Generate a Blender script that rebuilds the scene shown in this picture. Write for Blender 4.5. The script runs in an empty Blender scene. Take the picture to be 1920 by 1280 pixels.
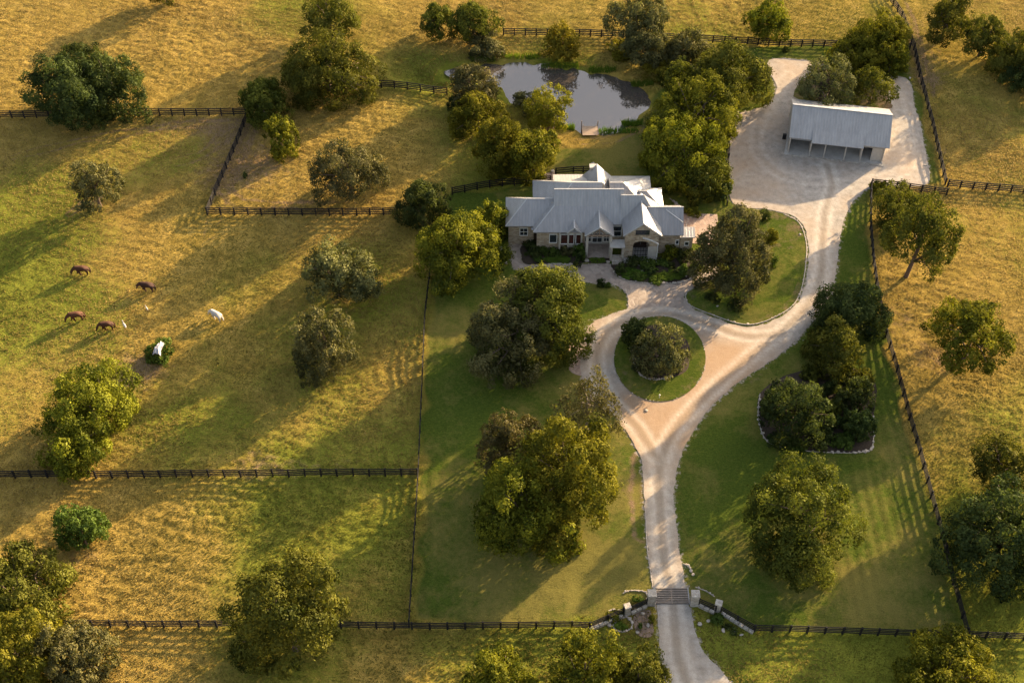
import bpy, bmesh, math, random
import numpy as np
from mathutils import Vector, Matrix
from mathutils.geometry import delaunay_2d_cdt

# ------------------------------------------------------------------ camera, sky, sun, exposure
scene = bpy.context.scene
PITCH = math.radians(48.0); FPX = 2480.0; CAMH = 130.0
CAMY = -CAMH / math.tan(PITCH)
cam_d = bpy.data.cameras.new("camera"); cam = bpy.data.objects.new("camera", cam_d)
scene.collection.objects.link(cam); scene.camera = cam
cam.location = (0, CAMY, CAMH); cam.rotation_euler = (math.pi / 2 - PITCH, 0, 0)
cam_d.sensor_width = 36; cam_d.lens = 36 * FPX / 1920; cam_d.clip_end = 6000; cam_d.clip_start = 1

SUN_EL = math.radians(14.5)
SUN_DX, SUN_DY = 0.75, 0.66          # horizontal direction towards the sun (right, far)
world = bpy.data.worlds.new("World"); scene.world = world; world.use_nodes = True
wn = world.node_tree
for n in list(wn.nodes): wn.nodes.remove(n)
wo = wn.nodes.new('ShaderNodeOutputWorld'); wb = wn.nodes.new('ShaderNodeBackground')
sky = wn.nodes.new('ShaderNodeTexSky'); sky.sky_type = 'NISHITA'; sky.sun_disc = False
sky.sun_elevation = SUN_EL; sky.sun_rotation = math.atan2(SUN_DX, SUN_DY)
sky.air_density = 0.9; sky.dust_density = 4.0; sky.ozone_density = 0.6
wb.inputs['Strength'].default_value = 0.105
hs = wn.nodes.new('ShaderNodeHueSaturation'); hs.inputs['Saturation'].default_value = 0.68
wn.links.new(sky.outputs[0], hs.inputs['Color']); wn.links.new(hs.outputs[0], wb.inputs['Color']); wn.links.new(wb.outputs[0], wo.inputs['Surface'])
sl = bpy.data.lights.new("sun", 'SUN'); sun = bpy.data.objects.new("sun", sl)
scene.collection.objects.link(sun)
sl.energy = 5.0; sl.angle = math.radians(0.6); sl.color = (1.0, 0.74, 0.43)
sd = Vector((SUN_DX, SUN_DY, 0)).normalized() * math.cos(SUN_EL) + Vector((0, 0, math.sin(SUN_EL)))
sun.rotation_euler = sd.to_track_quat('Z', 'Y').to_euler()
scene.view_settings.view_transform = 'Standard'; scene.view_settings.look = 'None'
scene.view_settings.gamma = 1; scene.view_settings.exposure = 2.06
scene.render.engine = 'CYCLES'
scene.render.resolution_x = 1024; scene.render.resolution_y = 682
scene.cycles.max_bounces = 6; scene.cycles.transparent_max_bounces = 4

# ------------------------------------------------------------------ helpers
C = scene.collection
CP, SP = math.cos(PITCH), math.sin(PITCH)
def P(px, py, z=0.0):
    u = (px - 960) / FPX; v = (py - 640) / FPX
    d = Vector((u, CP - v * SP, -SP - v * CP))
    t = (z - CAMH) / d.z
    return Vector((d.x * t, CAMY + d.y * t, z))
def scl(py):                                   # pixels (of 1920) per metre on the ground at row py
    return (FPX * SP + (py - 640) * CP) / CAMH
def alpha(py): return PITCH + math.atan((py - 640) / FPX)

def tag(o, label=None, cat=None, group=None, kind=None):
    if label: o['label'] = label
    if cat: o['category'] = cat
    if group: o['group'] = group
    if kind: o['kind'] = kind
    return o
def empty(name, loc=(0, 0, 0), rz=0):
    o = bpy.data.objects.new(name, None); C.objects.link(o)
    o.location = loc; o.rotation_euler = (0, 0, rz); o.empty_display_size = 0.5
    return o
def link_mesh(name, me, mat, parent=None):
    o = bpy.data.objects.new(name, me); C.objects.link(o)
    if mat is not None: me.materials.append(mat)
    if parent: o.parent = parent
    return o
class MB:
    def __init__(s): s.v = []; s.f = []
    def poly(s, pts):
        n = len(s.v); s.v += [tuple(p) for p in pts]; s.f.append(tuple(range(n, n + len(pts))))
    def box(s, c, size, rz=0, taper=1.0):
        x, y, z = size[0] / 2, size[1] / 2, size[2] / 2; n = len(s.v)
        cr, sr = math.cos(rz), math.sin(rz)
        for dz in (-z, z):
            k = taper if dz > 0 else 1
            for dx, dy in ((-x, -y), (x, -y), (x, y), (-x, y)):
                dx *= k; dy *= k
                s.v.append((c[0] + dx * cr - dy * sr, c[1] + dx * sr + dy * cr, c[2] + dz))
        for q in ((0, 3, 2, 1), (4, 5, 6, 7), (0, 1, 5, 4), (1, 2, 6, 5), (2, 3, 7, 6), (3, 0, 4, 7)):
            s.f.append(tuple(n + i for i in q))
    def beam(s, a, b, w, h):                   # board between two points
        a = Vector(a); b = Vector(b); d = (b - a).normalized()
        up = Vector((0, 0, 1)) if abs(d.z) < .95 else Vector((1, 0, 0))
        sd_ = d.cross(up).normalized(); up = sd_.cross(d).normalized(); n = len(s.v)
        for p in (a, b):
            for i, j in ((-1, -1), (1, -1), (1, 1), (-1, 1)):
                s.v.append(tuple(p + sd_ * (i * w / 2) + up * (j * h / 2)))
        for q in ((0, 3, 2, 1), (4, 5, 6, 7), (0, 1, 5, 4), (1, 2, 6, 5), (2, 3, 7, 6), (3, 0, 4, 7)):
            s.f.append(tuple(n + i for i in q))
    def tube(s, pts, rad, n=7):
        pts = [Vector(p) for p in pts]; base = len(s.v)
        for i, p in enumerate(pts):
            d = (pts[min(i + 1, len(pts) - 1)] - pts[max(i - 1, 0)]).normalized()
            a = d.cross(Vector((.3, .9, .2))).normalized(); b = d.cross(a)
            for k in range(n):
                t = 2 * math.pi * k / n
                s.v.append(tuple(p + (a * math.cos(t) + b * math.sin(t)) * rad[i]))
        for i in range(len(pts) - 1):
            for k in range(n):
                q = base + i * n
                s.f.append((q + k, q + (k + 1) % n, q + n + (k + 1) % n, q + n + k))
        s.f.append(tuple(base + k for k in reversed(range(n))))
        s.f.append(tuple(base + (len(pts) - 1) * n + k for k in range(n)))
    def build(s, name, mat, parent=None, origin=None, smooth=False):
        me = bpy.data.meshes.new(name)
        vs = s.v
        if origin is not None: vs = [(a - origin[0], b - origin[1], c - origin[2]) for a, b, c in vs]
        me.from_pydata(vs, [], s.f); me.validate(); me.update()
        if smooth: me.polygons.foreach_set('use_smooth', [True] * len(me.polygons))
        o = link_mesh(name, me, mat, parent)
        if origin is not None and parent is None: o.location = origin
        return o

# ------------------------------------------------------------------ 2-D noise and distance (numpy)
def vnoise(x, y, sc, seed=0):
    r = np.random.RandomState(seed); T = r.rand(256, 256)
    X = x / sc + 1000.3; Y = y / sc + 1000.7
    xi = np.floor(X).astype(int); yi = np.floor(Y).astype(int); fx = X - xi; fy = Y - yi
    fx = fx * fx * (3 - 2 * fx); fy = fy * fy * (3 - 2 * fy)
    g = lambda a, b: T[a % 256, b % 256]
    return (g(xi, yi) * (1 - fx) + g(xi + 1, yi) * fx) * (1 - fy) + (g(xi, yi + 1) * (1 - fx) + g(xi + 1, yi + 1) * fx) * fy
def sstep(a, b, t):
    t = np.clip((t - a) / (b - a), 0, 1); return t * t * (3 - 2 * t)
def polydist(x, y, poly, closed=True):         # signed distance, negative inside
    poly = np.array([(p[0], p[1]) for p in poly]); n = len(poly)
    d2 = np.full(x.shape, 1e12); ins = np.zeros(x.shape, bool)
    for i in range(n if closed else n - 1):
        a = poly[i]; b = poly[(i + 1) % n]; e = b - a
        L = max(e @ e, 1e-9)
        t = np.clip(((x - a[0]) * e[0] + (y - a[1]) * e[1]) / L, 0, 1)
        d2 = np.minimum(d2, (x - a[0] - t * e[0]) ** 2 + (y - a[1] - t * e[1]) ** 2)
        if closed and a[1] != b[1]:
            c = ((a[1] > y) != (b[1] > y)) & (x < (b[0] - a[0]) * (y - a[1]) / (b[1] - a[1]) + a[0])
            ins ^= c
    d = np.sqrt(d2)
    return np.where(ins, -d, d) if closed else d
def smooth_px(pts, closed=True, sub=4, jit=0.0, seed=1):
    """pixel outline -> smoothed world outline (Catmull-Rom)"""
    w = [P(*p) for p in pts]; n = len(w); out = []; r = random.Random(seed)
    for i in range(n if closed else n - 1):
        g = lambda k: w[k % n] if closed else w[min(max(k, 0), n - 1)]
        p0, p1, p2, p3 = g(i - 1), g(i), g(i + 1), g(i + 2)
        for k in range(sub):
            t = k / sub
            q = 0.5 * ((2 * p1) + (p2 - p0) * t + (2 * p0 - 5 * p1 + 4 * p2 - p3) * t * t + (3 * p1 - p0 - 3 * p2 + p3) * t ** 3)
            out.append(Vector((q.x + r.uniform(-jit, jit), q.y + r.uniform(-jit, jit), 0)))
    if not closed: out.append(w[-1])
    return out

# ------------------------------------------------------------------ materials
def new_mat(name):
    m = bpy.data.materials.new(name); m.use_nodes = True; nt = m.node_tree
    for n in list(nt.nodes): nt.nodes.remove(n)
    out = nt.nodes.new('ShaderNodeOutputMaterial')
    return m, nt, out
class N:
    def __init__(s, nt): s.nt = nt
    def add(s, t, **kw):
        n = s.nt.nodes.new(t)
        for k, v in kw.items():
            if k in n.inputs: n.inputs[k].default_value = v
            else: setattr(n, k, v)
        return n
    def l(s, a, b): s.nt.links.new(a, b)
    def noise(s, vec, scale, detail=4, rough=.6):
        n = s.add('ShaderNodeTexNoise'); n.inputs['Scale'].default_value = scale
        n.inputs['Detail'].default_value = detail; n.inputs['Roughness'].default_value = rough
        s.l(vec, n.inputs['Vector']); return n.outputs['Fac']
    def ramp(s, fac, stops):
        r = s.add('ShaderNodeValToRGB'); e = r.color_ramp.elements
        while len(e) < len(stops): e.new(0.5)
        for k, (p, c) in enumerate(stops): e[k].position = p; e[k].color = (*c, 1) if len(c) == 3 else c
        s.l(fac, r.inputs['Fac']); return r.outputs['Color']
    def mix(s, fac, a, b, mode='MIX'):
        m = s.add('ShaderNodeMix'); m.data_type = 'RGBA'; m.blend_type = mode
        for v, i in ((fac, 0), (a, 6), (b, 7)):
            if hasattr(v, 'is_linked') or hasattr(v, 'links'): s.l(v, m.inputs[i])
            else: m.inputs[i].default_value = v if i == 0 else (*v, 1)
        return m.outputs[2]
    def math(s, op, a, b=0.0, c=0.0):
        m = s.add('ShaderNodeMath'); m.operation = op
        for v, i in ((a, 0), (b, 1), (c, 2)):
            if hasattr(v, 'links'): s.l(v, m.inputs[i])
            else: m.inputs[i].default_value = v
        return m.outputs[0]
    def attr(s, name):
        a = s.add('ShaderNodeAttribute'); a.attribute_name = name; return a.outputs['Fac']
def simple(name, col, rough=.8, metal=0.0, var=.15, nscale=3.0, bump=0.0, bscale=20, spec=.3):
    m, nt, out = new_mat(name); n = N(nt)
    geo = n.add('ShaderNodeNewGeometry'); b = n.add('ShaderNodeBsdfPrincipled')
    f = n.noise(geo.outputs['Position'], nscale, 5)
    c = n.ramp(f, [(.25, tuple(x * (1 - var) for x in col)), (.75, tuple(min(1, x * (1 + var)) for x in col))])
    n.l(c, b.inputs['Base Color']); b.inputs['Roughness'].default_value = rough
    b.inputs['Metallic'].default_value = metal; b.inputs['Specular IOR Level'].default_value = spec
    if bump:
        bp = n.add('ShaderNodeBump'); bp.inputs['Strength'].default_value = bump; bp.inputs['Distance'].default_value = .05
        n.l(n.noise(geo.outputs['Position'], bscale, 3), bp.inputs['Height']); n.l(bp.outputs[0], b.inputs['Normal'])
    n.l(b.outputs[0], out.inputs['Surface']); return m

def ground_mat():
    m, nt, out = new_mat('grassland'); n = N(nt)
    geo = n.add('ShaderNodeNewGeometry'); pos = geo.outputs['Position']
    stretch = n.add('ShaderNodeMapping'); stretch.inputs['Scale'].default_value = (1, 1.7, 1)
    stretch.inputs['Rotation'].default_value = (0, 0, math.radians(12)); n.l(pos, stretch.inputs['Vector'])
    big = n.noise(pos, .045, 5, .6); mid = n.noise(pos, .35, 5, .65); fine = n.noise(stretch.outputs[0], 2.6, 6, .75)
    tiny = n.noise(pos, 9, 3, .7)
    dry = n.ramp(mid, [(.3, (.225, .158, .036)), (.5, (.325, .225, .052)), (.7, (.435, .295, .078))])
    grn = n.ramp(mid, [(.3, (.115, .132, .018)), (.7, (.225, .225, .032))])
    gf = n.math('ADD', n.math('MULTIPLY', n.math('SUBTRACT', big, .5), 2.6), n.attr('green'))
    gf = n.math('ADD', gf, n.math('MULTIPLY', n.math('SUBTRACT', fine, .5), 1.3))
    gfc = n.ramp(gf, [(.3, (0, 0, 0)), (.8, (1, 1, 1))])
    past = n.mix(gfc, dry, grn)
    lawn = n.ramp(fine, [(.3, (.044, .072, .011)), (.7, (.108, .134, .021))])
    lawn = n.mix(n.ramp(n.math('ADD', n.math('ADD', n.noise(pos, .16, 5, .7), n.attr('lawndry')), n.math('MULTIPLY', n.math('SUBTRACT', n.noise(pos, 1.4, 6, .8), .5), .55)), [(.44, (0, 0, 0)), (.70, (.85, .85, .85))]), lawn, (.20, .165, .045))
    la = n.math('ADD', n.attr('lawn'), n.math('MULTIPLY', n.math('SUBTRACT', mid, .5), .5))
    col = n.mix(n.ramp(la, [(.38, (0, 0, 0)), (.62, (1, 1, 1))]), past, lawn)
    da = n.math('ADD', n.attr('dirt'), n.math('MULTIPLY', n.math('SUBTRACT', n.noise(pos, .8, 5, .7), .5), 1.3))
    soil = n.ramp(tiny, [(.3, (.17, .105, .062)), (.7, (.29, .19, .125))])
    col = n.mix(n.ramp(da, [(.42, (0, 0, 0)), (.78, (.8, .8, .8))]), col, soil)
    ga = n.math('ADD', n.attr('gravel'), n.math('MULTIPLY', n.math('SUBTRACT', n.noise(pos, 1.6, 4, .7), .5), 1.6))
    grv = n.ramp(tiny, [(.3, (.30, .25, .20)), (.7, (.48, .41, .34))])
    col = n.mix(n.ramp(ga, [(.5, (0, 0, 0)), (.72, (1, 1, 1))]), col, grv)
    sp = n.ramp(tiny, [(.28, (.62, .62, .62)), (.6, (1.15, 1.15, 1.15))])
    col = n.mix(.8, col, sp, 'MULTIPLY')
    b = n.add('ShaderNodeBsdfDiffuse'); b.inputs['Roughness'].default_value = .5
    n.l(col, b.inputs['Color'])
    h = n.math('ADD', n.math('MULTIPLY', fine, .22), n.math('MULTIPLY', tiny, .05))
    bp = n.add('ShaderNodeBump'); bp.inputs['Distance'].default_value = 1.0
    rg = n.math('ADD', n.math('MULTIPLY', n.attr('rough'), .75), .22)
    n.l(rg, bp.inputs['Strength']); n.l(h, bp.inputs['Height']); n.l(bp.outputs[0], b.inputs['Normal'])
    n.l(b.outputs[0], out.inputs['Surface']); return m

def foliage_mat(name, dark, light, transl=.27):
    m, nt, out = new_mat(name); n = N(nt)
    oi = n.add('ShaderNodeObjectInfo'); t = n.attr('tint')
    c = n.ramp(t, [(0.05, dark), (0.95, light)])
    hsv = n.add('ShaderNodeHueSaturation')
    n.l(n.math('ADD', .485, n.math('MULTIPLY', oi.outputs['Random'], .03)), hsv.inputs['Hue'])
    n.l(n.math('ADD', .88, n.math('MULTIPLY', oi.outputs['Random'], .2)), hsv.inputs['Value'])
    n.l(c, hsv.inputs['Color']); col = hsv.outputs[0]
    d = n.add('ShaderNodeBsdfDiffuse'); tr = n.add('ShaderNodeBsdfTranslucent'); g = n.add('ShaderNodeBsdfGlossy')
    g.inputs['Roughness'].default_value = .45; g.inputs['Color'].default_value = (.5, .5, .5, 1)
    n.l(col, d.inputs['Color'])
    tc = n.mix(1.0, col, (1.25, 1.3, .5), 'MULTIPLY'); n.l(tc, tr.inputs['Color'])
    mx = n.add('ShaderNodeMixShader'); mx.inputs[0].default_value = transl
    n.l(d.outputs[0], mx.inputs[1]); n.l(tr.outputs[0], mx.inputs[2])
    mg = n.add('ShaderNodeMixShader'); mg.inputs[0].default_value = .004
    n.l(mx.outputs[0], mg.inputs[1]); n.l(g.outputs[0], mg.inputs[2])
    n.l(mg.outputs[0], out.inputs['Surface']); return m

def roof_mat(name, col):
    m, nt, out = new_mat(name); n = N(nt)
    geo = n.add('ShaderNodeNewGeometry'); tc = n.add('ShaderNodeTexCoord')
    sep = n.add('ShaderNodeSeparateXYZ'); n.l(tc.outputs['Object'], sep.inputs[0])
    nrm = n.add('ShaderNodeSeparateXYZ'); n.l(tc.outputs['Normal'], nrm.inputs[0])
    sidew = n.math('GREATER_THAN', n.math('ABSOLUTE', nrm.outputs[0]), n.math('ABSOLUTE', nrm.outputs[1]))
    co = n.math('ADD', n.math('MULTIPLY', sep.outputs[1], sidew), n.math('MULTIPLY', sep.outputs[0], n.math('SUBTRACT', 1.0, sidew)))
    fr = n.math('FRACT', n.math('MULTIPLY', co, 1 / .42))
    rib = n.math('LESS_THAN', n.math('ABSOLUTE', n.math('SUBTRACT', fr, .5)), .13)
    mpp = n.add('ShaderNodeMapping'); mpp.inputs['Scale'].default_value = (1.6, .35, .35); n.l(tc.outputs['Object'], mpp.inputs['Vector']); f = n.noise(mpp.outputs[0], 1.1, 6, .75); pan = n.math('FRACT', n.math('MULTIPLY', n.math('FLOOR', n.math('MULTIPLY', co, 1 / .42)), .377))
    c = n.ramp(f, [(.3, tuple(x * .74 for x in col)), (.7, tuple(x * 1.12 for x in col))])
    c = n.mix(n.math('MULTIPLY', pan, .14), c, (.3, .3, .3))
    c = n.mix(n.math('MULTIPLY', rib, .35), c, (.22, .23, .25))
    b = n.add('ShaderNodeBsdfPrincipled'); n.l(c, b.inputs['Base Color'])
    b.inputs['Metallic'].default_value = .25; b.inputs['Roughness'].default_value = .42
    bp = n.add('ShaderNodeBump'); bp.inputs['Strength'].default_value = .6; bp.inputs['Distance'].default_value = .05
    n.l(rib, bp.inputs['Height']); n.l(bp.outputs[0], b.inputs['Normal'])
    n.l(b.outputs[0], out.inputs['Surface']); return m

def stone_mat(name, c1, c2, mort, scale=2.2, bump=.6, flat=False):
    m, nt, out = new_mat(name); n = N(nt)
    geo = n.add('ShaderNodeNewGeometry'); mp = n.add('ShaderNodeMapping')
    mp.inputs['Scale'].default_value = (1, 1, 1) if flat else (1, 1, 1.9); n.l(geo.outputs['Position'], mp.inputs['Vector'])
    v = n.add('ShaderNodeTexVoronoi'); v.inputs['Scale'].default_value = scale; n.l(mp.outputs[0], v.inputs['Vector'])
    e = n.add('ShaderNodeTexVoronoi'); e.feature = 'DISTANCE_TO_EDGE'; e.inputs['Scale'].default_value = scale; n.l(mp.outputs[0], e.inputs['Vector'])
    sv = n.add('ShaderNodeSeparateColor'); n.l(v.outputs['Color'], sv.inputs[0])
    c = n.ramp(sv.outputs[0], [(.1, c1), (.9, c2)])
    c = n.mix(.35, c, n.ramp(n.noise(geo.outputs['Position'], .7, 5, .7), [(.3, (.55, .5, .45)), (.7, (1, 1, 1))]), 'MULTIPLY')
    c = n.mix(n.ramp(e.outputs['Distance'], [(.02, (1, 1, 1)), (.06, (0, 0, 0))]), c, mort)
    b = n.add('ShaderNodeBsdfPrincipled'); n.l(c, b.inputs['Base Color']); b.inputs['Roughness'].default_value = .85
    bp = n.add('ShaderNodeBump'); bp.inputs['Strength'].default_value = bump; bp.inputs['Distance'].default_value = .04
    n.l(n.ramp(e.outputs['Distance'], [(.0, (0, 0, 0)), (.12, (1, 1, 1))]), bp.inputs['Height']); n.l(bp.outputs[0], b.inputs['Normal'])
    n.l(b.outputs[0], out.inputs['Surface']); return m

def drive_mat():
    m, nt, out = new_mat('caliche_gravel'); n = N(nt)
    geo = n.add('ShaderNodeNewGeometry'); pos = geo.outputs['Position']
    a = n.noise(pos, .12, 5, .65); bn = n.noise(pos, 1.1, 5, .7); g = n.noise(pos, 14, 3, .7)
    c = n.ramp(bn, [(.28, (.225, .20, .172)), (.5, (.335, .30, .262)), (.74, (.44, .40, .352))])
    c = n.mix(n.ramp(a, [(.42, (0, 0, 0)), (.66, (.55, .55, .55))]), c, (.45, .34, .24))
    c = n.mix(n.math('MULTIPLY', n.attr('earth'), .75), c, (.35, .225, .13))
    rut = n.math('MULTIPLY', n.attr('rut'), n.ramp(bn, [(.25, (.35, .35, .35)), (.7, (1, 1, 1))]))
    c = n.mix(n.math('MULTIPLY', rut, .65), c, (.60, .53, .45))
    c = n.mix(n.math('MULTIPLY', n.attr('mid'), .6), c, (.25, .195, .14))
    c = n.mix(.5, c, n.ramp(g, [(.32, (.55, .54, .52)), (.64, (1.15, 1.15, 1.15))]), 'MULTIPLY')
    b = n.add('ShaderNodeBsdfDiffuse'); n.l(c, b.inputs['Color'])
    bp = n.add('ShaderNodeBump'); bp.inputs['Strength'].default_value = .25; bp.inputs['Distance'].default_value = .12
    n.l(n.math('SUBTRACT', n.math('ADD', bn, n.math('MULTIPLY', g, .15)), n.math('MULTIPLY', n.attr('rut'), .5)), bp.inputs['Height'])
    n.l(bp.outputs[0], b.inputs['Normal'])
    n.l(b.outputs[0], out.inputs['Surface']); return m

def water_mat():
    m, nt, out = new_mat('pond_water'); n = N(nt)
    geo = n.add('ShaderNodeNewGeometry')
    b = n.add('ShaderNodeBsdfPrincipled'); b.inputs['Base Color'].default_value = (.075, .062, .052, 1)
    b.inputs['Roughness'].default_value = .03; b.inputs['IOR'].default_value = 2.4; b.inputs['Specular Tint'].default_value = (1.0, .90, .82, 1)
    bp = n.add('ShaderNodeBump'); bp.inputs['Strength'].default_value = .12; bp.inputs['Distance'].default_value = .03
    n.l(n.noise(geo.outputs['Position'], 1.2, 3), bp.inputs['Height']); n.l(bp.outputs[0], b.inputs['Normal'])
    n.l(b.outputs[0], out.inputs['Surface']); return m

M = {}
M['ground'] = ground_mat(); M['drive'] = drive_mat(); M['water'] = water_mat()
M['roof'] = roof_mat('house_roof_metal', (.32, .305, .295)); M['barnroof'] = roof_mat('shed_roof_metal', (.35, .335, .32))
M['stone'] = stone_mat('limestone_wall', (.30, .22, .14), (.52, .42, .30), (.42, .36, .28), 2.0)
M['paleStone'] = stone_mat('pale_limestone', (.32, .28, .23), (.50, .45, .38), (.40, .35, .30), 2.6)
M['rock'] = simple('limestone_rock', (.36, .31, .26), .9, var=.35, nscale=4, bump=.6, bscale=6)
M['flag'] = stone_mat('flagstone_paving', (.26, .205, .165), (.38, .31, .255), (.27, .22, .18), 1.5, .3, True)
M['brick'] = stone_mat('reddish_paving', (.30, .205, .155), (.40, .29, .225), (.25, .185, .145), 2.2, .3, True)
M['mulch'] = simple('bark_mulch', (.045, .032, .022), .95, var=.5, nscale=6, bump=.8, bscale=14)
M['soil'] = simple('bare_soil', (.20, .14, .10), .95, var=.4, nscale=2, bump=.6, bscale=10)
M['bark'] = simple('oak_bark', (.11, .078, .055), .95, var=.4, nscale=8, bump=.8, bscale=12)
M['greybark'] = simple('pale_bark', (.22, .18, .14), .95, var=.4, nscale=8, bump=.8, bscale=12)
M['black'] = simple('black_fence_paint', (.012, .010, .010), .8, var=.3, nscale=5)
M['wood'] = simple('weathered_wood', (.30, .22, .16), .85, var=.35, nscale=9, bump=.4)
M['gridbar'] = simple('worn_steel_bar', (.22, .185, .155), .7, .1, var=.25)
M['trim'] = simple('pale_roof_trim', (.42, .41, .40), .55, .1, var=.06)
M['white'] = simple('white_trim', (.72, .70, .66), .6, var=.06)
M['grey'] = simple('grey_metal', (.25, .25, .25), .5, .3, var=.1)
M['darkmetal'] = simple('dark_metal', (.02, .02, .022), .5, .3, var=.1)
M['glass'] = simple('window_glass', (.025, .03, .035), .08, 0, var=.3, spec=.8)
M['redglass'] = simple('curtained_glass', (.06, .022, .018), .15, 0, var=.5, nscale=2, spec=.6)
M['door'] = simple('dark_door_wood', (.05, .03, .02), .5, var=.3)
M['concrete'] = simple('pale_concrete', (.42, .39, .35), .9, var=.18, nscale=1.2)
M['siding'] = simple('beige_siding', (.42, .38, .33), .8, var=.12)
M['cloth'] = simple('white_sheet', (.42, .40, .41), .9, var=.1)
M['chest'] = simple('chestnut_coat', (.050, .018, .008), .85, var=.25, nscale=2)
M['bay'] = simple('dark_bay_coat', (.035, .013, .008), .85, var=.25, nscale=2)
M['sorrel'] = simple('sorrel_coat', (.070, .026, .011), .85, var=.25, nscale=2)
M['whitecoat'] = simple('white_coat', (.42, .38, .34), .7, var=.1, nscale=2)
M['darkhair'] = simple('dark_hair', (.03, .016, .01), .8, var=.2)
M['dark'] = foliage_mat('dark_oak_leaves', (.014, .024, .009), (.085, .104, .028))
M['olive'] = foliage_mat('olive_oak_leaves', (.020, .029, .006), (.135, .132, .022))
M['yellow'] = foliage_mat('yellow_green_leaves', (.026, .036, .005), (.190, .178, .019))
M['gold'] = foliage_mat('golden_leaves', (.085, .080, .009), (.225, .195, .022))
M['sage'] = foliage_mat('sage_oak_leaves', (.026, .032, .013), (.155, .142, .054), .22)
M['brown'] = foliage_mat('thin_brownish_leaves', (.045, .044, .018), (.135, .120, .045), .25)
M['shrub'] = foliage_mat('shrub_leaves', (.035, .060, .012), (.10, .14, .026))
M['cover'] = foliage_mat('ground_cover_leaves', (.060, .105, .014), (.12, .185, .026))
def straw_mat():
    m, nt, out = new_mat('pasture_grass_blades'); n = N(nt)
    t = n.attr('tint'); g = n.attr('greenness')
    dry = n.ramp(t, [(0, (.24, .18, .052)), (1, (.50, .36, .13))]); gr = n.ramp(t, [(0, (.13, .13, .024)), (1, (.27, .24, .05))])
    c = n.mix(g, dry, gr); d = n.add('ShaderNodeBsdfDiffuse'); tr = n.add('ShaderNodeBsdfTranslucent')
    n.l(c, d.inputs[0]); n.l(c, tr.inputs[0]); mx = n.add('ShaderNodeMixShader'); mx.inputs[0].default_value = .35
    n.l(d.outputs[0], mx.inputs[1]); n.l(tr.outputs[0], mx.inputs[2]); n.l(mx.outputs[0], out.inputs['Surface']); return m
M['straw'] = straw_mat()

# ------------------------------------------------------------------ layout outlines (traced as ground positions)
DRIVE = [(1246,1420),(1246,1280),(1239,1235),(1236,1180),(1230,1133),(1222,1080),(1215,1020),(1210,960),(1206,910),(1203,870),(1192,838),(1172,805),
  (1146,775),(1112,742),(1092,705),(1088,668),(1093,632),(1110,607),(1140,591),(1176,579),(1190,560),(1290,560),(1300,580),(1345,598),(1380,610),(1412,612),
  (1450,601),(1488,577),(1508,542),(1515,492),(1515,450),(1500,415),(1472,399),(1430,392),(1385,386),(1368,368),(1363,300),(1368,258),(1382,216),(1408,208),
  (1442,194),(1456,165),(1441,113),(1530,117),(1600,142),(1697,146),(1713,190),(1728,248),(1742,338),(1700,349),(1637,352),(1612,366),(1588,396),(1576,440),(1568,500),
  (1556,560),(1526,600),(1490,640),(1440,681),(1390,713),(1345,751),(1310,791),(1288,830),(1272,868),(1265,905),(1264,950),(1269,1000),(1278,1060),
  (1290,1110),(1294,1140),(1303,1180),(1322,1225),(1374,1285),(1450,1420)]
ISLAND = [(1237+86*math.cos(t*math.pi/12), 673-80*math.sin(t*math.pi/12)) for t in range(24)]
FLAG = [(957,452),(980,452),(979,462),(977,480),(985,496),(1028,495),(1074,496),(1090,496),(1143,495),(1149,508),(1155,518),(1175,527),(1228,532),(1267,532),(1290,526),(1312,512),
  (1345,500),(1350,515),(1312,533),(1285,549),(1283,566),(1300,582),(1240,574),(1186,580),(1178,573),(1177,556),(1165,541),(1140,531),(1101,530),(1079,522),(1040,512),(990,515),(962,500),(957,473)]
LAWN = [(812,500),(800,600),(788,880),(772,1163),(1105,1172),(1215,1125),(1300,1120),(1345,1140),(1414,1178),(1808,1188),(1780,1070),(1745,935),(1700,770),(1662,632),(1645,554),
  (1634,470),(1634,352),(1742,340),(1770,340),(1720,150),(1705,85),(1570,86),(1400,82),(1300,110),(1230,170),(1200,240),(1140,275),(1040,280),(1000,345),(850,362),(800,440)]
POND = [(831,129),(844,121),(886,114),(934,112),(995,113),(1028,119),(1078,126),(1126,133),(1159,143),(1192,157),(1220,174),(1227,188),(1211,210),(1197,227),(1170,243),
  (1135,252),(1094,251),(1071,242),(1052,233),(1017,214),(986,203),(962,189),(936,168),(918,157),(864,151),(842,147),(832,139)]
GARDEN = [(1288,566),(1288,548),(1315,535),(1352,512),(1352,470),(1380,400),(1430,396),(1470,402),(1498,418),(1511,452),(1511,492),(1503,540),(1486,573),(1448,597),(1412,608),(1382,606),(1346,594),(1302,577)]
BED_TREES = [(1425,738),(1422,780),(1438,826),(1490,842),(1560,848),(1618,847),(1636,835),(1638,780),(1642,720),(1600,690),(1540,690),(1470,705)]
BED_CIRCLE = [(1185,655),(1188,685),(1205,706),(1235,712),(1262,708),(1290,690),(1288,640),(1240,610),(1200,620)]
BED_WEST = [(986,458),(1098,456),(1098,492),(1028,494),(986,495),(978,480)]
BED_ENTRY = [(1104,479),(1141,479),(1141,493),(1104,493)]
BED_EAST = [(1151,494),(1236,482),(1300,470),(1340,480),(1345,498),(1312,510),(1290,524),(1267,530),(1228,530),(1176,525),(1157,516),(1151,507)]
BARNPAD = [(1470,289),(1652,309),(1668,232),(1484,212)]
BARNISLE = [(1505,150),(1560,140),(1640,150),(1665,185),(1660,205),(1500,190)]

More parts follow.
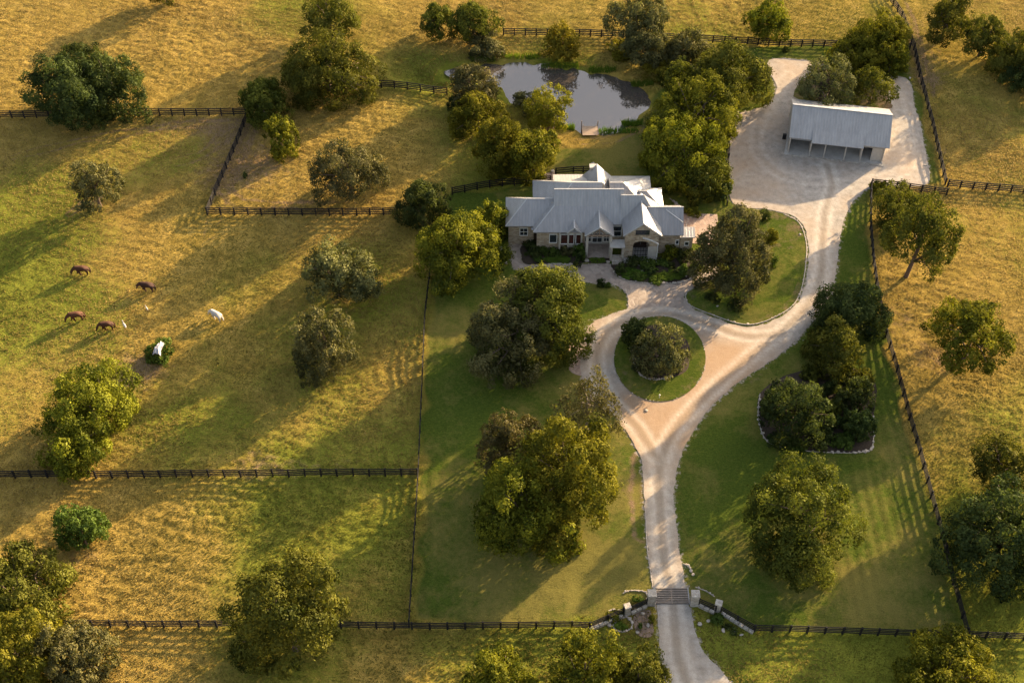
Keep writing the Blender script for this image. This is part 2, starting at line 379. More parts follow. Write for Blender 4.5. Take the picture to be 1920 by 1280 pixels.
w_drive = smooth_px(DRIVE, sub=5, jit=.12); w_flag = smooth_px(FLAG, sub=3, jit=.03); w_lawn = [P(*p) for p in LAWN]
w_pond = smooth_px(POND, sub=4, jit=.12); w_island = smooth_px(ISLAND, sub=3); w_garden = smooth_px(GARDEN, sub=4, jit=.03)
houseflat = [P(940, 330), P(1320, 330), P(1330, 500), P(940, 500)]

# ------------------------------------------------------------------ ground sheet
def axis(lo, hi, step, far):
    a = list(np.arange(lo, hi + 1e-6, step)); d = step; x = lo; L = []
    while x > -far: d *= 1.6; x -= d; L.append(x)
    R = []; x = hi; d = step
    while x < far: d *= 1.6; x += d; R.append(x)
    return np.array(L[::-1] + a + R)
gx = axis(-96, 96, .27, 2500); gy = axis(-56, 92, .27, 2500)
GX, GY = np.meshgrid(gx, gy)
dd = polydist(GX, GY, w_drive[::2]); df = polydist(GX, GY, w_flag[::2]); dl = polydist(GX, GY, w_lawn); dp = polydist(GX, GY, w_pond[::2])
dh = polydist(GX, GY, houseflat); dp = dp + (vnoise(GX, GY, 1.3, 61) - .5) * 1.3 + (vnoise(GX, GY, 3.5, 62) - .5) * 1.2
dg = np.minimum(polydist(GX, GY, [P(*p) for p in ((1095,1095),(1420,1095),(1425,1200),(1095,1200))]), polydist(GX, GY, [P(*p) for p in BED_TREES]))
flat = sstep(.0, 2.0, np.minimum(np.minimum(np.minimum(dd, df), dh), dg) - .3)
lawnm = 1 - sstep(-2.2, 1.6, dl + (vnoise(GX, GY, 3, 5) - .5) * 2)
pondn = sstep(-3.2, .9, -dp)                       # 1 deep inside
far_ = sstep(60, 200, np.hypot(GX, GY - 20) - 60)
rough = (1 - .66 * lawnm)
big = (vnoise(GX, GY, 22, 1) - .5) * .9 + (vnoise(GX, GY, 9, 2) - .5) * .35
c_, s_ = math.cos(.2), math.sin(.2)
RX, RY = GX * c_ + GY * s_, -GX * s_ + GY * c_
patch = sstep(.3, .75, vnoise(GX, GY, 14, 8))
micro = (vnoise(RX, RY * 1.6, 1.7, 3) - .5) * .09 + (vnoise(RX, RY * 1.5, .8, 4) - .5) * .11 + (vnoise(RX, RY * 1.3, .5, 14) - .5) * .08
f9 = [P(*p) for p in ((1631,352),(1631,430),(1644,554),(1680,699),(1723,852),(1764,1008),(1811,1190))]
d9 = polydist(GX, GY, f9, False); mow = np.sin(d9 * 2 * np.pi / 1.35) * .034 * sstep(.5, 2, d9) * (1 - sstep(9, 17, d9)) * lawnm * (GY < P(0, 640).y)
f14 = [P(*p) for p in ((808,505),(797,600),(785,885),(767,1172))]; d14 = polydist(GX, GY, f14, False)
mow += np.sin(d14 * 2 * np.pi / 1.5) * .022 * (1 - sstep(6, 12, d14)) * lawnm
pad = sstep(1.5, 4, -polydist(GX, GY, [P(*p) for p in ((-200,1010),(770,960),(768,1172),(-200,1174))])) + sstep(1.5, 4, -polydist(GX, GY, [P(*p) for p in ((-200,905),(780,900),(770,960),(-200,1010))])) * .4
mow += pad * np.sin(GY * 2 * np.pi / 1.25 + vnoise(GX, GY, 7, 41) * 5) * .014
mow += (1 - lawnm) * np.sin((GX * .35 + GY) * 2 * np.pi / 1.6 + vnoise(GX, GY, 9, 42) * 7) * .012
Z = (big * (1 - .6 * lawnm) + micro * rough * (.45 + .75 * patch) + mow) * flat * (1 - far_)
bank = sstep(-2.5, 4.0, dp)
Z = Z * sstep(.5, 5, dp) - 1.3 * (1 - sstep(-2.6, 1.1, dp + .0))
# shallow swales west of the pond
for k, (sx, sy) in enumerate([(735, 125), (752, 120), (772, 118)]):
    arc = [P(sx + 2, sy - 15), P(sx - 4, sy), P(sx + 12, sy + 18), P(sx + 45, sy + 32), P(sx + 75, sy + 38)]
    da_ = polydist(GX, GY, arc, False); Z -= .45 * np.exp(-(da_ / 1.1) ** 2)
ny, nx = GX.shape
# attributes
green = np.full(GX.shape, .36)
def blob(px, py, r, a, sq=1.0):
    p = P(px, py); green[...] += a * np.exp(-(((GX - p.x) / r) ** 2 + ((GY - p.y) / (r * sq)) ** 2))
for b in [(50,470,13,.85),(20,600,10,.4),(250,500,8,-.2),(150,560,8,.1),(260,1000,12,-.5),(120,1050,10,-.35),(560,980,13,.35),(120,60,22,-.5),(400,120,18,-.25),(560,700,16,.35),(640,230,16,-.35),(420,560,14,-.1),
          (290,600,8,-.35),(520,350,12,-.5),(1850,60,15,-.2),(1600,40,12,.25),(1780,620,14,-.45),(1850,300,14,.0),(900,20,16,-.2),(560,20,10,.35),(800,140,9,.5),(450,180,9,.3),(330,850,14,.3),
          (1000,140,14,.4),(1650,1230,20,.6),(1000,1230,24,.5),(300,1240,14,.05),(1870,1150,12,.5),(850,230,10,.35),(950,330,10,.5),(1130,272,6,-.3)]: blob(*b)
dirt = np.zeros(GX.shape); lawndry = np.zeros(GX.shape)
for px, py, rr_, aa in [(1120,1080,8,.2),(1180,930,4,.2),(1100,760,5,.2),(830,950,4,.16),(830,630,4,.16),(1620,1110,7,.16),(1740,1080,5,.12),(1690,880,4,.12),(1450,1040,6,.08),(1000,1130,9,.14),(1350,760,5,.12),(1150,290,9,.2),(1600,430,4,-.05),(1400,880,7,-.15),(880,420,8,-.1),(860,780,5,-.1)]:
    p = P(px, py); lawndry += aa * np.exp(-((GX - p.x) ** 2 + (GY - p.y) ** 2) / rr_ ** 2)
def dblob(px, py, r, a, sq=1.0):
    p = P(px, py); dirt[...] += a * np.exp(-(((GX - p.x) / r) ** 2 + ((GY - p.y) / (r * sq)) ** 2))
for b in [(430,250,6,.55),(400,330,5,.4),(500,300,5,.35),(470,330,7,.4),(1720,80,5,.6,3),(1740,150,3,.4),(1700,600,5,.5),(1720,680,4,.4),(1780,680,3,.5),(280,690,4,.6),(230,700,5,.4),(170,390,3,.5),
          (150,1045,4,.5),(470,870,5,.4),(560,880,9,.35,.3),(1000,1040,6,.4),(1180,900,3,.4,4),(640,560,4,.5),(600,380,7,.4,.4),(1170,640,4,.5),(1180,730,3,.4),(1150,262,6,.25,.4),(1240,280,5,.3),
          (1390,700,4,.5),(1780,350,4,.2),(1840,960,3,.5),(1300,620,3,.2),(120,230,16,.25,.4),(330,235,8,.4,.4),(1430,65,3,.1),(1340,180,5,.3),(1560,170,8,.5,.5),(1000,500,5,.3),(700,850,6,.25),(1500,1090,4,.0)]: dblob(*b)
for tr in ([(394,440),(405,395),(440,300),(474,238)], [(410,350),(450,380),(560,385),(735,386)], [(1682,-20),(1712,60),(1742,170),(1765,280)], [(130,400),(240,330),(380,290),(440,240)],
           [(0,300),(150,265),(330,235),(450,232)], [(1075,268),(1150,262),(1200,240)], [(610,345),(700,300),(760,250),(800,235)], [(1200,860),(1192,920),(1205,1000)], [(640,175),(560,150),(520,120)]):
    w_ = [P(*p) for p in tr]; q = polydist(GX, GY, w_, False) + (vnoise(GX, GY, 4, 51) - .5) * .8
    dirt[...] += .55 * np.exp(-((np.abs(q) - .75) / .35) ** 2) * (.4 + .9 * vnoise(GX, GY, 6, 52))
edge_d = np.minimum(dd, df)
gravel = np.exp(-np.clip(edge_d, 0, None) / .8) * .66
me = bpy.data.meshes.new('ground')
me.vertices.add(nx * ny); co = np.empty((nx * ny, 3)); co[:, 0] = GX.ravel(); co[:, 1] = GY.ravel(); co[:, 2] = (Z - .02 * (1 - flat)).ravel()
me.vertices.foreach_set('co', co.ravel())
ii = (np.arange(ny - 1)[:, None] * nx + np.arange(nx - 1)[None, :]).ravel()
quads = np.stack([ii, ii + 1, ii + nx + 1, ii + nx], 1)
me.loops.add(quads.size); me.loops.foreach_set('vertex_index', quads.ravel().astype(np.int32))
me.polygons.add(len(quads)); me.polygons.foreach_set('loop_start', np.arange(0, quads.size, 4, dtype=np.int32))
me.polygons.foreach_set('use_smooth', np.ones(len(quads), bool))
me.update(calc_edges=True)
for nm, arr in (('lawn', lawnm), ('green', green), ('dirt', dirt), ('gravel', gravel), ('rough', rough), ('lawndry', lawndry)):
    a = me.attributes.new(nm, 'FLOAT', 'POINT'); a.data.foreach_set('value', arr.ravel().astype(np.float32))
g = link_mesh('ground', me, M['ground']); g['kind'] = 'structure'
def gz(x, y):
    i = np.clip(np.searchsorted(gx, x) - 1, 0, nx - 2); j = np.clip(np.searchsorted(gy, y) - 1, 0, ny - 2)
    return float(Z[j, i])
def sample(A, x, y):
    i = np.clip(np.searchsorted(gx, x), 0, nx - 1); j = np.clip(np.searchsorted(gy, y), 0, ny - 1); return A[j, i]

# ------------------------------------------------------------------ flat sheets
def sheet(name, outline, mat, z, grid=None, kind='structure', attrs=None, thick=0):
    pts = [Vector((p[0], p[1])) for p in outline]; n = len(pts); allp = list(pts)
    if grid:
        xs = [p.x for p in pts]; ys = [p.y for p in pts]
        X, Y = np.meshgrid(np.arange(min(xs), max(xs), grid), np.arange(min(ys), max(ys), grid))
        d = polydist(X, Y, pts); k = d < -grid * .45
        allp += [Vector((a, b)) for a, b in zip(X[k], Y[k])]
    r = delaunay_2d_cdt(allp, [(i, (i + 1) % n) for i in range(n)], [], 1, 1e-5)
    me = bpy.data.meshes.new(name); vs = [(v.x, v.y, z) for v in r[0]]; fs = [tuple(f) for f in r[2]]
    me.from_pydata(vs, [], fs); me.update()
    if len(me.polygons) and me.polygons[0].normal.z < 0: me.flip_normals()
    if attrs:
        x = np.array([v[0] for v in vs]); y = np.array([v[1] for v in vs])
        for nm, fn in attrs.items():
            a = me.attributes.new(nm, 'FLOAT', 'POINT'); a.data.foreach_set('value', fn(x, y).astype(np.float32))
    o = link_mesh(name, me, mat); o['kind'] = kind
    return o
paths_px = [[(1310,1330),(1272,1230),(1262,1117),(1245,1050),(1238,950),(1237,880),(1262,810),(1330,735),(1440,640),(1500,590),(1536,530),(1543,450),(1548,395),(1560,350),(1550,310)],
            [(1232,860),(1195,800),(1150,755),(1122,705),(1122,650),(1155,610),(1237,588),(1320,605),(1400,630),(1470,625)],
            [(1560,350),(1640,335),(1705,310),(1690,220),(1680,175)], [(1550,340),(1470,330),(1420,280),(1430,215),(1480,140)]]
wpaths = [smooth_px(p, False, 4) for p in paths_px]
def rutf(x, y):
    r = np.zeros_like(x)
    for k, p in enumerate(wpaths):
        d = polydist(x, y, p, False); r = np.maximum(r, np.exp(-((d - .85) / .38) ** 2) * (1 if k < 2 else .5))
    return r
def midf(x, y):
    return np.maximum(np.exp(-(polydist(x, y, wpaths[0], False) / .4) ** 2), np.exp(-(polydist(x, y, wpaths[1], False) / .45) ** 2))
def earthf(x, y):
    r = np.zeros_like(x)
    for px, py, rad, a in [(1340,690,7,1.3),(1240,800,5,1.2),(1180,770,3,.8),(1235,1000,5,.25),(1120,650,3,.4),(1200,590,3,.3),(1390,350,5,.5),(1400,280,5,.45),(1110,600,3,.6),(1520,430,3,.2),(1690,300,3,.3),(1470,140,4,.3)]:
        p = P(px, py); r += a * np.exp(-((x - p.x) ** 2 + (y - p.y) ** 2) / rad ** 2)
    return np.clip(r * (.5 + vnoise(x, y, 2.2, 7)), 0, 1)
sheet('driveway', w_drive, M['drive'], .03, .45, attrs={'rut': rutf, 'mid': midf, 'earth': earthf})
sheet('forecourt_paving', w_flag, M['flag'], .036)
sheet('parking_pad', smooth_px([(1064,652),(1088,640),(1094,700),(1072,698),(1064,680)], sub=3, jit=.05), M['brick'], .02)
sheet('terrace_paving', [P(*p) for p in ((1281,400),(1345,402),(1350,460),(1281,455))], M['brick'], .026)
sheet('rear_terrace_paving', [P(*p) for p in ((1020,326),(1040,322),(1040,400),(1000,400))], M['brick'], .028)
zero = lambda x, y: x * 0; one = lambda x, y: x * 0 + 1.0
LA = {'lawn': one, 'green': zero, 'dirt': lambda x, y: .1 + .4 * vnoise(x, y, 3, 9), 'gravel': zero, 'rough': lambda x, y: x * 0 + .3}
sheet('island_lawn', w_island, M['ground'], .10, .5, attrs=LA)
sheet('garden_lawn', w_garden, M['ground'], .052, .5, attrs={**LA, 'dirt': lambda x, y: .25 + .4 * vnoise(x, y, 3, 9)})
sheet('shed_island_grass', smooth_px(BARNISLE, sub=4, jit=.15), M['ground'], .052, .5, attrs={**LA, 'dirt': lambda x, y: .4 + .4 * vnoise(x, y, 3, 9)})
def bed(name, px, z, mat='mulch'): return sheet(name, smooth_px(px, sub=4, jit=.05), M[mat], z)
bed('tree_bed_mulch', BED_TREES, .03, 'mulch'); bed('circle_bed_mulch', BED_CIRCLE, .115); bed('west_bed_mulch', BED_WEST, .045)
bed('entry_bed_mulch', BED_ENTRY, .05); bed('east_bed_mulch', BED_EAST, .048)
bed('gate_bed_soil', [(1190,1150),(1212,1142),(1222,1150),(1224,1190),(1200,1192),(1188,1172)], .02, 'soil')
wt = sheet('pond_water', smooth_px([(p[0], p[1] + (-7 if p[1] < 170 else 7)) for p in POND], sub=3), M['water'], -.42)
sheet('shed_floor', [P(*p) for p in BARNPAD], M['concrete'], .05)

# ------------------------------------------------------------------ loose pasture grass (nobody could count it)
rs = np.random.RandomState(3); NT = 520000
tx = rs.uniform(-94, 94, NT * 2); ty = rs.uniform(-52, 88, NT * 2)
keep = (np.abs(tx) < 52 + (ty + 50) * .29 + 2)
cl = vnoise(tx, ty, 1.1, 21) * .6 + vnoise(tx, ty, 5, 22) * .4
lw = sample(lawnm, tx, ty); keep &= (sample(dd, tx, ty) > .25) & (sample(df, tx, ty) > .3) & (sample(dp, tx, ty) > .8) & (sample(dh, tx, ty) > .3)
keep &= (cl + rs.rand(NT * 2) * .5 > .5) & ((lw < .5) | (rs.rand(NT * 2) < .28))
tx, ty, lw = tx[keep][:NT], ty[keep][:NT], lw[keep][:NT]; n = len(tx)
tz = sample(Z, tx, ty); hgt = rs.uniform(.05, .15, n) * (1 - .6 * lw) * (.7 + .6 * vnoise(tx, ty, 8, 23))
gr = np.clip(sample(green, tx, ty) + (vnoise(tx, ty, 18, 31) - .5) * 1.4, 0, 1); gr = np.maximum(gr, lw)
V = np.zeros((n, 6, 3)); T_ = rs.rand(n)
for k in range(2):
    a = rs.uniform(0, 2 * np.pi, n); w = rs.uniform(.04, .11, n) * (1 - .4 * lw); la = rs.uniform(0, 2 * np.pi, n); ll = hgt * rs.uniform(.2, 1.0, n)
    V[:, 3 * k, 0] = tx - np.cos(a) * w; V[:, 3 * k, 1] = ty - np.sin(a) * w; V[:, 3 * k, 2] = tz - .03
    V[:, 3 * k + 1, 0] = tx + np.cos(a) * w; V[:, 3 * k + 1, 1] = ty + np.sin(a) * w; V[:, 3 * k + 1, 2] = tz - .03
    V[:, 3 * k + 2, 0] = tx + np.cos(la) * ll; V[:, 3 * k + 2, 1] = ty + np.sin(la) * ll; V[:, 3 * k + 2, 2] = tz + hgt
def tri_mesh(name, V, k, attrs):
    me = bpy.data.meshes.new(name); nv = V.size // 3
    me.vertices.add(nv); me.vertices.foreach_set('co', V.ravel())
    me.loops.add(nv); me.loops.foreach_set('vertex_index', np.arange(nv, dtype=np.int32))
    me.polygons.add(nv // k); me.polygons.foreach_set('loop_start', np.arange(0, nv, k, dtype=np.int32))
    me.update(calc_edges=True)
    for nm, arr in attrs.items():
        a = me.attributes.new(nm, 'FLOAT', 'POINT'); a.data.foreach_set('value', arr.astype(np.float32))
    return me
gm = tri_mesh('pasture_grass', V, 3, {'tint': np.repeat(T_, 6), 'greenness': np.repeat(gr, 6)})
go = link_mesh('pasture_grass', gm, M['straw']); go['kind'] = 'stuff'
tag(go, 'dry golden and green grass tufts growing over the pastures', 'grass')

# ------------------------------------------------------------------ trees
def crown_data(R, Hc, zc, seed, openness=.0, leaf=.30, dens=1.0, lift=0.0):
    r = np.random.RandomState(seed)
    K = max(6, int(8 + R * 1.0)); cen = []; rad = []
    for k in range(K):
        d = r.randn(3); d /= np.linalg.norm(d); d[2] = abs(d[2]) * .9 - .25
        q = r.uniform(.42, .70); cen.append(d * q); rad.append(r.uniform(.28, .48))
    cen.append(np.array([0, 0, .05])); rad.append(.56)
    cen = np.array(cen); rad = np.array(rad)
    ext = np.max(np.abs(cen[:, :2]) + rad[:, None]); topz = np.max(cen[:, 2] + rad); botz = np.min(cen[:, 2] - rad)
    cen[:, :2] /= ext; cen[:, 2] = (cen[:, 2] - (topz + botz) / 2) / ((topz - botz) / 2)
    radx = rad / ext; radz = rad / ((topz - botz) / 2)
    S = np.array([R, R, Hc])
    rc = float(np.clip(R * .175, .3, 1.05))
    C_ = []; NRM = []
    want = int(4.6 * (R * R + 1.2 * R * Hc) / (rc * rc) * .42 * (1 - .45 * openness))
    tries = 0
    while len(C_) < want and tries < want * 30:
        tries += 1
        k = r.randint(len(cen)); d = r.randn(3); d /= np.linalg.norm(d)
        if d[2] < -.7: continue
        p = cen[k] + d * np.array([radx[k], radx[k], radz[k]]) * r.uniform(.72, 1.04)
        inside = False
        for j in range(len(cen)):
            if j == k: continue
            q = (p - cen[j]) / np.array([radx[j], radx[j], radz[j]])
            if q @ q < .60: inside = True; break
        if inside and r.rand() > .08: continue
        if openness > 0 and r.rand() < openness * (.75 if p[2] < -.1 else .25): continue
        w = p * S
        C_.append(w); nn = d * np.array([1, 1, S[0] / max(S[2], .3)]); NRM.append(nn / np.linalg.norm(nn))
    C_ = np.array(C_); NRM = np.array(NRM); m = len(C_)
    rcs = rc * r.uniform(.5, 1.3, m)
    nl = np.maximum(14, (dens * 6.5 * rcs ** 2 / (leaf * leaf * .55)).astype(int))
    idx = np.repeat(np.arange(m), nl); n = len(idx)
    d = r.randn(n, 3); d += NRM[idx] * .85; d /= np.linalg.norm(d, axis=1)[:, None]
    wob = 1 + .25 * np.sin(d[:, 0] * 5 + idx) * np.sin(d[:, 1] * 6 + idx * 2.1)
    out_ = np.where(r.rand(n) < .06, r.uniform(1.05, 1.5, n), 1.0)
    pos = C_[idx] + d * out_[:, None] * (rcs[idx] * wob * r.uniform(.70, 1.03, n))[:, None]
    nrm = d + r.randn(n, 3) * .42; nrm /= np.linalg.norm(nrm, axis=1)[:, None]
    a = np.cross(nrm, r.randn(n, 3)); a /= np.linalg.norm(a, axis=1)[:, None]; b = np.cross(nrm, a)
    s = leaf * (r.uniform(.55, 1.2, n) * r.uniform(.75, 1.3, m)[idx])[:, None]
    V = np.stack([pos - a * s * .62, pos + b * s * .36, pos + a * s * .62, pos - b * s * .36], 1)
    nc_ = int(n * .10); kk = r.randint(0, len(cen), nc_); dc = r.randn(nc_, 3); dc /= np.linalg.norm(dc, axis=1)[:, None]
    pc = (cen[kk] + dc * np.stack([radx[kk], radx[kk], radz[kk]], 1) * r.uniform(.1, .8, nc_)[:, None]) * S
    a2 = r.randn(nc_, 3); a2 /= np.linalg.norm(a2, axis=1)[:, None]; b2 = np.cross(a2, r.randn(nc_, 3)); b2 /= np.linalg.norm(b2, axis=1)[:, None]
    s2_ = leaf * r.uniform(1.0, 2.0, nc_)[:, None] * (1 - .5 * openness)
    V = np.concatenate([V, np.stack([pc - a2 * s2_ * .6, pc + b2 * s2_ * .45, pc + a2 * s2_ * .6, pc - b2 * s2_ * .45], 1)])
    ex_ = np.percentile(np.abs(V[:, :, :2]), 98.2); V[:, :, :2] *= R / ex_; C_[:, :2] *= R / ex_ * .95
    lo, hi = np.percentile(V[:, :, 2], 1), np.percentile(V[:, :, 2], 99.3); V[:, :, 2] = (V[:, :, 2] - (lo + hi) / 2) * (2 * Hc / (hi - lo))
    V[:, :, 2] += zc
    V[:, :, 2] = np.maximum(V[:, :, 2], .06)
    ct = r.rand(m); tint = np.clip(np.concatenate([.02 + .76 * ct[idx], np.full(nc_, .3)]) + .25 * r.rand(n + nc_), 0, 1)
    return V, np.repeat(tint, 4), C_ + np.array([0, 0, zc])
def trunk_mb(R, Hc, zc, cl, seed, lean=0.0, multi=1):
    mb = MB(); r = random.Random(seed); rt = max(.09, .055 * R)
    for q in range(multi):
        ox = (q - (multi - 1) / 2) * rt * 2.4; top = max(.3, zc - Hc * .45)
        p0 = Vector((ox, 0, -.3)); p1 = Vector((ox * 1.6 + lean * .5, r.uniform(-.1, .1), top * .5)); p2 = Vector((ox * 2.4 + lean, r.uniform(-.2, .2), top))
        mb.tube([p0, Vector((ox, 0, .12)), p1, p2, Vector((p2.x, p2.y, zc + Hc * .3))], [rt * 1.7, rt * 1.2, rt, rt * .85, rt * .25], 8)
        L = 9 if R > 3 else 5
        sel = [cl[r.randrange(len(cl))] for _ in range(L)]
        for c in sel:
            e = Vector(c) * 1.0; b = p2 if e.z > p2.z else p1
            mid = b.lerp(e, .5) + Vector((r.uniform(-.3, .3), r.uniform(-.3, .3), .12 * (e - b).length))
            mb.tube([b, mid, e], [rt * .5, rt * .3, rt * .1], 5)
            for _ in range(2):
                e2 = Vector(cl[r.randrange(len(cl))])
                if (e2 - mid).length < R * .7: mb.tube([mid, mid.lerp(e2, .6) + Vector((0, 0, .1)), e2], [rt * .25, rt * .15, rt * .06], 4)
    return mb
seedc = [100]
def tree(box, mat, label, gap=.0, openness=0.0, name='oak_tree', cat='tree', bark='bark', group='oak trees around the ranch', multi=1, lean=0, dens=.95, leaf=.24, hmax=1.15):
    x0, y0, x1, y1 = box; xc, yc = (x0 + x1) / 2, (y0 + y1) / 2
    s = scl(yc + 10); a = alpha(yc)
    R = (x1 - x0) / 2 / s; E = (y1 - y0) / 2 / s
    Hc = math.sqrt(max(E * E - (R * math.sin(a)) ** 2, .01)) / math.cos(a)
    Hc = min(max(Hc, .70 * R), hmax * R)
    zc = Hc * (.96 + gap * 1.5)
    w = P(xc, yc, zc); s2 = FPX / (Vector((0, CAMY, CAMH)) - w).dot(Vector((0, -CP, SP))); R = (x1 - x0) / 2 / s2
    seedc[0] += 1; sd_ = seedc[0]
    root = empty(name, (w.x, w.y, gz(w.x, w.y)), 0)
    tag(root, label, cat, group)
    V, tint, cl = crown_data(R * 1.0, Hc, zc, sd_, openness, leaf, dens)
    me = tri_mesh('crown', V, 4, {'tint': tint}); link_mesh('crown', me, M[mat], root)
    trunk_mb(R, Hc, zc, cl, sd_, lean, multi).build('trunk', M[bark], root, smooth=True)
    return root

# (box in the photograph, foliage, label, options)
T = [
 ((28,118,205,224),'dark','broad dark tree at the left end of the upper left clump',{}),
 ((105,72,200,165),'dark','tall dark tree rising at the back of the upper left clump',dict(gap=.3, openness=.35)),
 ((150,108,275,226),'dark','dark green tree at the right end of the upper left clump beside the rail fence',{}),
 ((265,-62,345,-4),'olive','tree cut by the top edge with only its trunk foot in the picture',dict(gap=.35)),
 ((560,0,672,66),'olive','open crowned oak behind the big round oak near the top edge',dict(gap=.3, openness=.35)),
 ((527,60,697,190),'olive','big round olive oak where the pond fence begins',{}),
 ((440,148,548,238),'olive','olive oak standing over the fence corner in the upper pasture',{}),
 ((492,220,558,297),'yellow','small yellow green tree just below the oak at the fence corner',{}),
 ((120,290,226,387),'sage','lone thin crowned tree in the far left pasture',dict(gap=.3, openness=.5)),
 ((580,266,727,368),'sage','lone sage green oak in the fenced paddock above the horses',dict(gap=.22, openness=.25)),
 ((743,338,843,436),'dark','dark oak at the right end of the paddock fence',{}),
 ((773,397,935,525),'yellow','large yellow green oak left of the ranch house at the lane fence',dict(gap=.15)),
 ((893,376,962,458),'yellow','small leafy tree touching the west wall of the house',{}),
 ((562,452,703,562),'sage','sage oak in the horse pasture, upper of the two standing near the lane fence',dict(gap=.2, openness=.25)),
 ((548,574,670,712),'sage','dense sage oak in the horse pasture, lower of the two standing near the lane fence',{}),
 ((68,684,280,868),'yellow','huge yellow green oak left of centre below the horses',{}),
 ((102,938,196,1040),'shrub','small round bright green tree alone in the lower left paddock',dict(gap=.05, leaf=.24)),
 ((-70,1035,130,1185),'olive','olive oak at the left edge, uppermost of the lower left corner clump',{}),
 ((-50,1130,115,1320),'yellow','yellowish oak filling the bottom left corner',{}),
 ((62,1140,200,1310),'brown','brownish thin leaved oak at the right side of the lower left corner clump',dict(openness=.2)),
 ((430,1025,650,1280),'olive','tall spreading oak standing over the bottom fence',dict(openness=.15)),
 ((935,493,1112,665),'olive','olive oak beside the forecourt, rear one of the pair left of the circle drive',{}),
 ((880,545,1060,706),'sage','dense dark sage oak, front one of the pair left of the circle drive',dict()),
 ((1038,697,1168,832),'brown','nearly bare twiggy tree left of the circle drive',dict(openness=.6, bark='greybark', dens=.45)),
 ((888,765,1012,892),'brown','thin greyish oak behind the bright green oak in the front lawn',dict(openness=.4)),
 ((960,776,1160,1010),'yellow','bright oak in the front lawn, right half of the big front clump',{}),
 ((893,850,1080,1045),'yellow','lush green oak in the front lawn, left half of the big front clump',{}),
 ((1190,604,1294,712),'sage','gnarled low oak in the round island of the circle drive',dict(openness=.15)),
 ((1168,589,1228,660),'dark','small dark upright tree at the upper left of the round drive island',{}),
 ((1303,372,1452,562),'sage','tall grey green oak right of the house on the garden lawn',{}),
 ((782,8,862,66),'olive','oak at the far bank of the pond, leftmost of the three there',dict(gap=.25, openness=.3)),
 ((838,0,937,82),'olive','wide oak at the far bank of the pond beside the rail fence',dict(gap=.2, openness=.25)),
 ((1020,45,1090,112),'gold','small golden tree on the far bank behind the pond',dict(openness=.1)),
 ((1135,3,1250,78),'sage','airy grey green oak behind the pond near the top edge',dict(gap=.3, openness=.4)),
 ((1240,58,1345,138),'sage','pale sage oak in the grove between pond and gravel yard',{}),
 ((1290,92,1455,206),'olive','broad oak at the gravel yard, nearest the yard of the pond grove',{}),
 ((1168,56,1258,122),'sage','pale grey tree at the right far bank, below the airy oak behind the pond',dict(gap=.3)),
 ((1248,108,1325,192),'olive','olive tree on the pond side of the grove, left of the broad yard oak',dict(gap=.2)),
 ((838,125,935,190),'sage','silvery willow like tree on the near left bank of the pond',dict(gap=.15, openness=.2, name='willow_tree', cat='willow')),
 ((843,170,948,255),'yellow','yellow green tree below the silvery willow by the pond',{}),
 ((884,214,992,325),'yellow','yellow lit oak between pond and house, left of two',{}),
 ((955,236,1046,348),'yellow','tall yellow green tree between pond and house, right of two',{}),
 ((986,158,1080,242),'gold','golden twin trunked tree at the water edge left of the dock',dict(gap=.32, openness=.3, multi=2)),
 ((1220,152,1385,272),'yellow','large yellow oak right of the pond, rear one of the pair',{}),
 ((1202,212,1358,345),'yellow','large yellow oak behind the house, front one of the pair right of the pond',{}),
 ((1282,295,1372,378),'olive','low olive tree between the big oak pair and the gravel yard',{}),
 ((1405,-5,1487,68),'yellow','yellow green tree beyond the back fence at the top edge',dict(gap=.25, openness=.25)),
 ((1590,32,1710,115),'yellow','dense yellow oak at the far corner of the gravel yard fence',{}),
 ((1560,62,1645,134),'yellow','smaller yellow oak at the back fence left of the yard corner',{}),
 ((1640,76,1706,140),'yellow','bushy tree in the yard corner next to the boundary fence',{}),
 ((1492,112,1610,196),'sage','spreading open oak behind the shed, left of two',dict(gap=.25, openness=.35, multi=2)),
 ((1598,126,1679,192),'olive','open oak with bare trunk behind the right end of the shed',dict(gap=.35, openness=.4)),
 ((1727,0,1828,62),'olive','flat topped oak beyond the boundary fence at the top right',dict(gap=.3, openness=.2)),
 ((1800,36,1894,98),'olive','second oak beyond the boundary fence at the top right corner',dict(gap=.25, openness=.25)),
 ((1858,55,1965,155),'olive','oak at the right edge in the top right corner',{}),
 ((1885,105,1990,185),'dark','dark tree cut by the right edge below the top right oaks',{}),
 ((1635,340,1740,425),'olive','olive oak at the fence corner below the gravel yard',dict(gap=.1)),
 ((1655,372,1790,512),'olive','leaning open oak beside the boundary fence right of the drive',dict(gap=.35, openness=.3, lean=.6)),
 ((1750,563,1900,688),'yellow','lone round oak in the right hand pasture',dict(gap=.3, openness=.2)),
 ((1525,540,1662,640),'dark','dark oak right of the drive bend, rear of the row',{}),
 ((1507,595,1617,706),'olive','rust tipped oak right of the drive bend, front of the row',{}),
 ((1430,692,1552,838),'dark','dense blue green oak in the stone edged bed right of the drive',{}),
 ((1568,703,1642,778),'dark','small dark oak at the right side of the stone edged bed',{}),
 ((1403,862,1633,1078),'olive','huge round oak alone on the lower right lawn',{}),
 ((1822,825,1955,930),'olive','open oak at the right edge above the dark lower right oak',dict(gap=.4, openness=.3)),
 ((1776,905,1990,1110),'dark','massive dark oak at the lower right edge',{}),
 ((1685,1180,1870,1345),'yellow','bright green oak at the bottom edge, far right',{}),
 ((858,1205,1002,1340),'yellow','green oak at the bottom edge left of the entrance gate',{}),
 ((1028,1185,1165,1325),'yellow','green oak at the bottom edge, middle one of the three left of the road',{}),
 ((1140,1200,1255,1335),'olive','olive oak at the bottom edge touching the entrance road',{}),
]
for box, mt, lab, kw in T: tree(box, mt, lab, **kw)

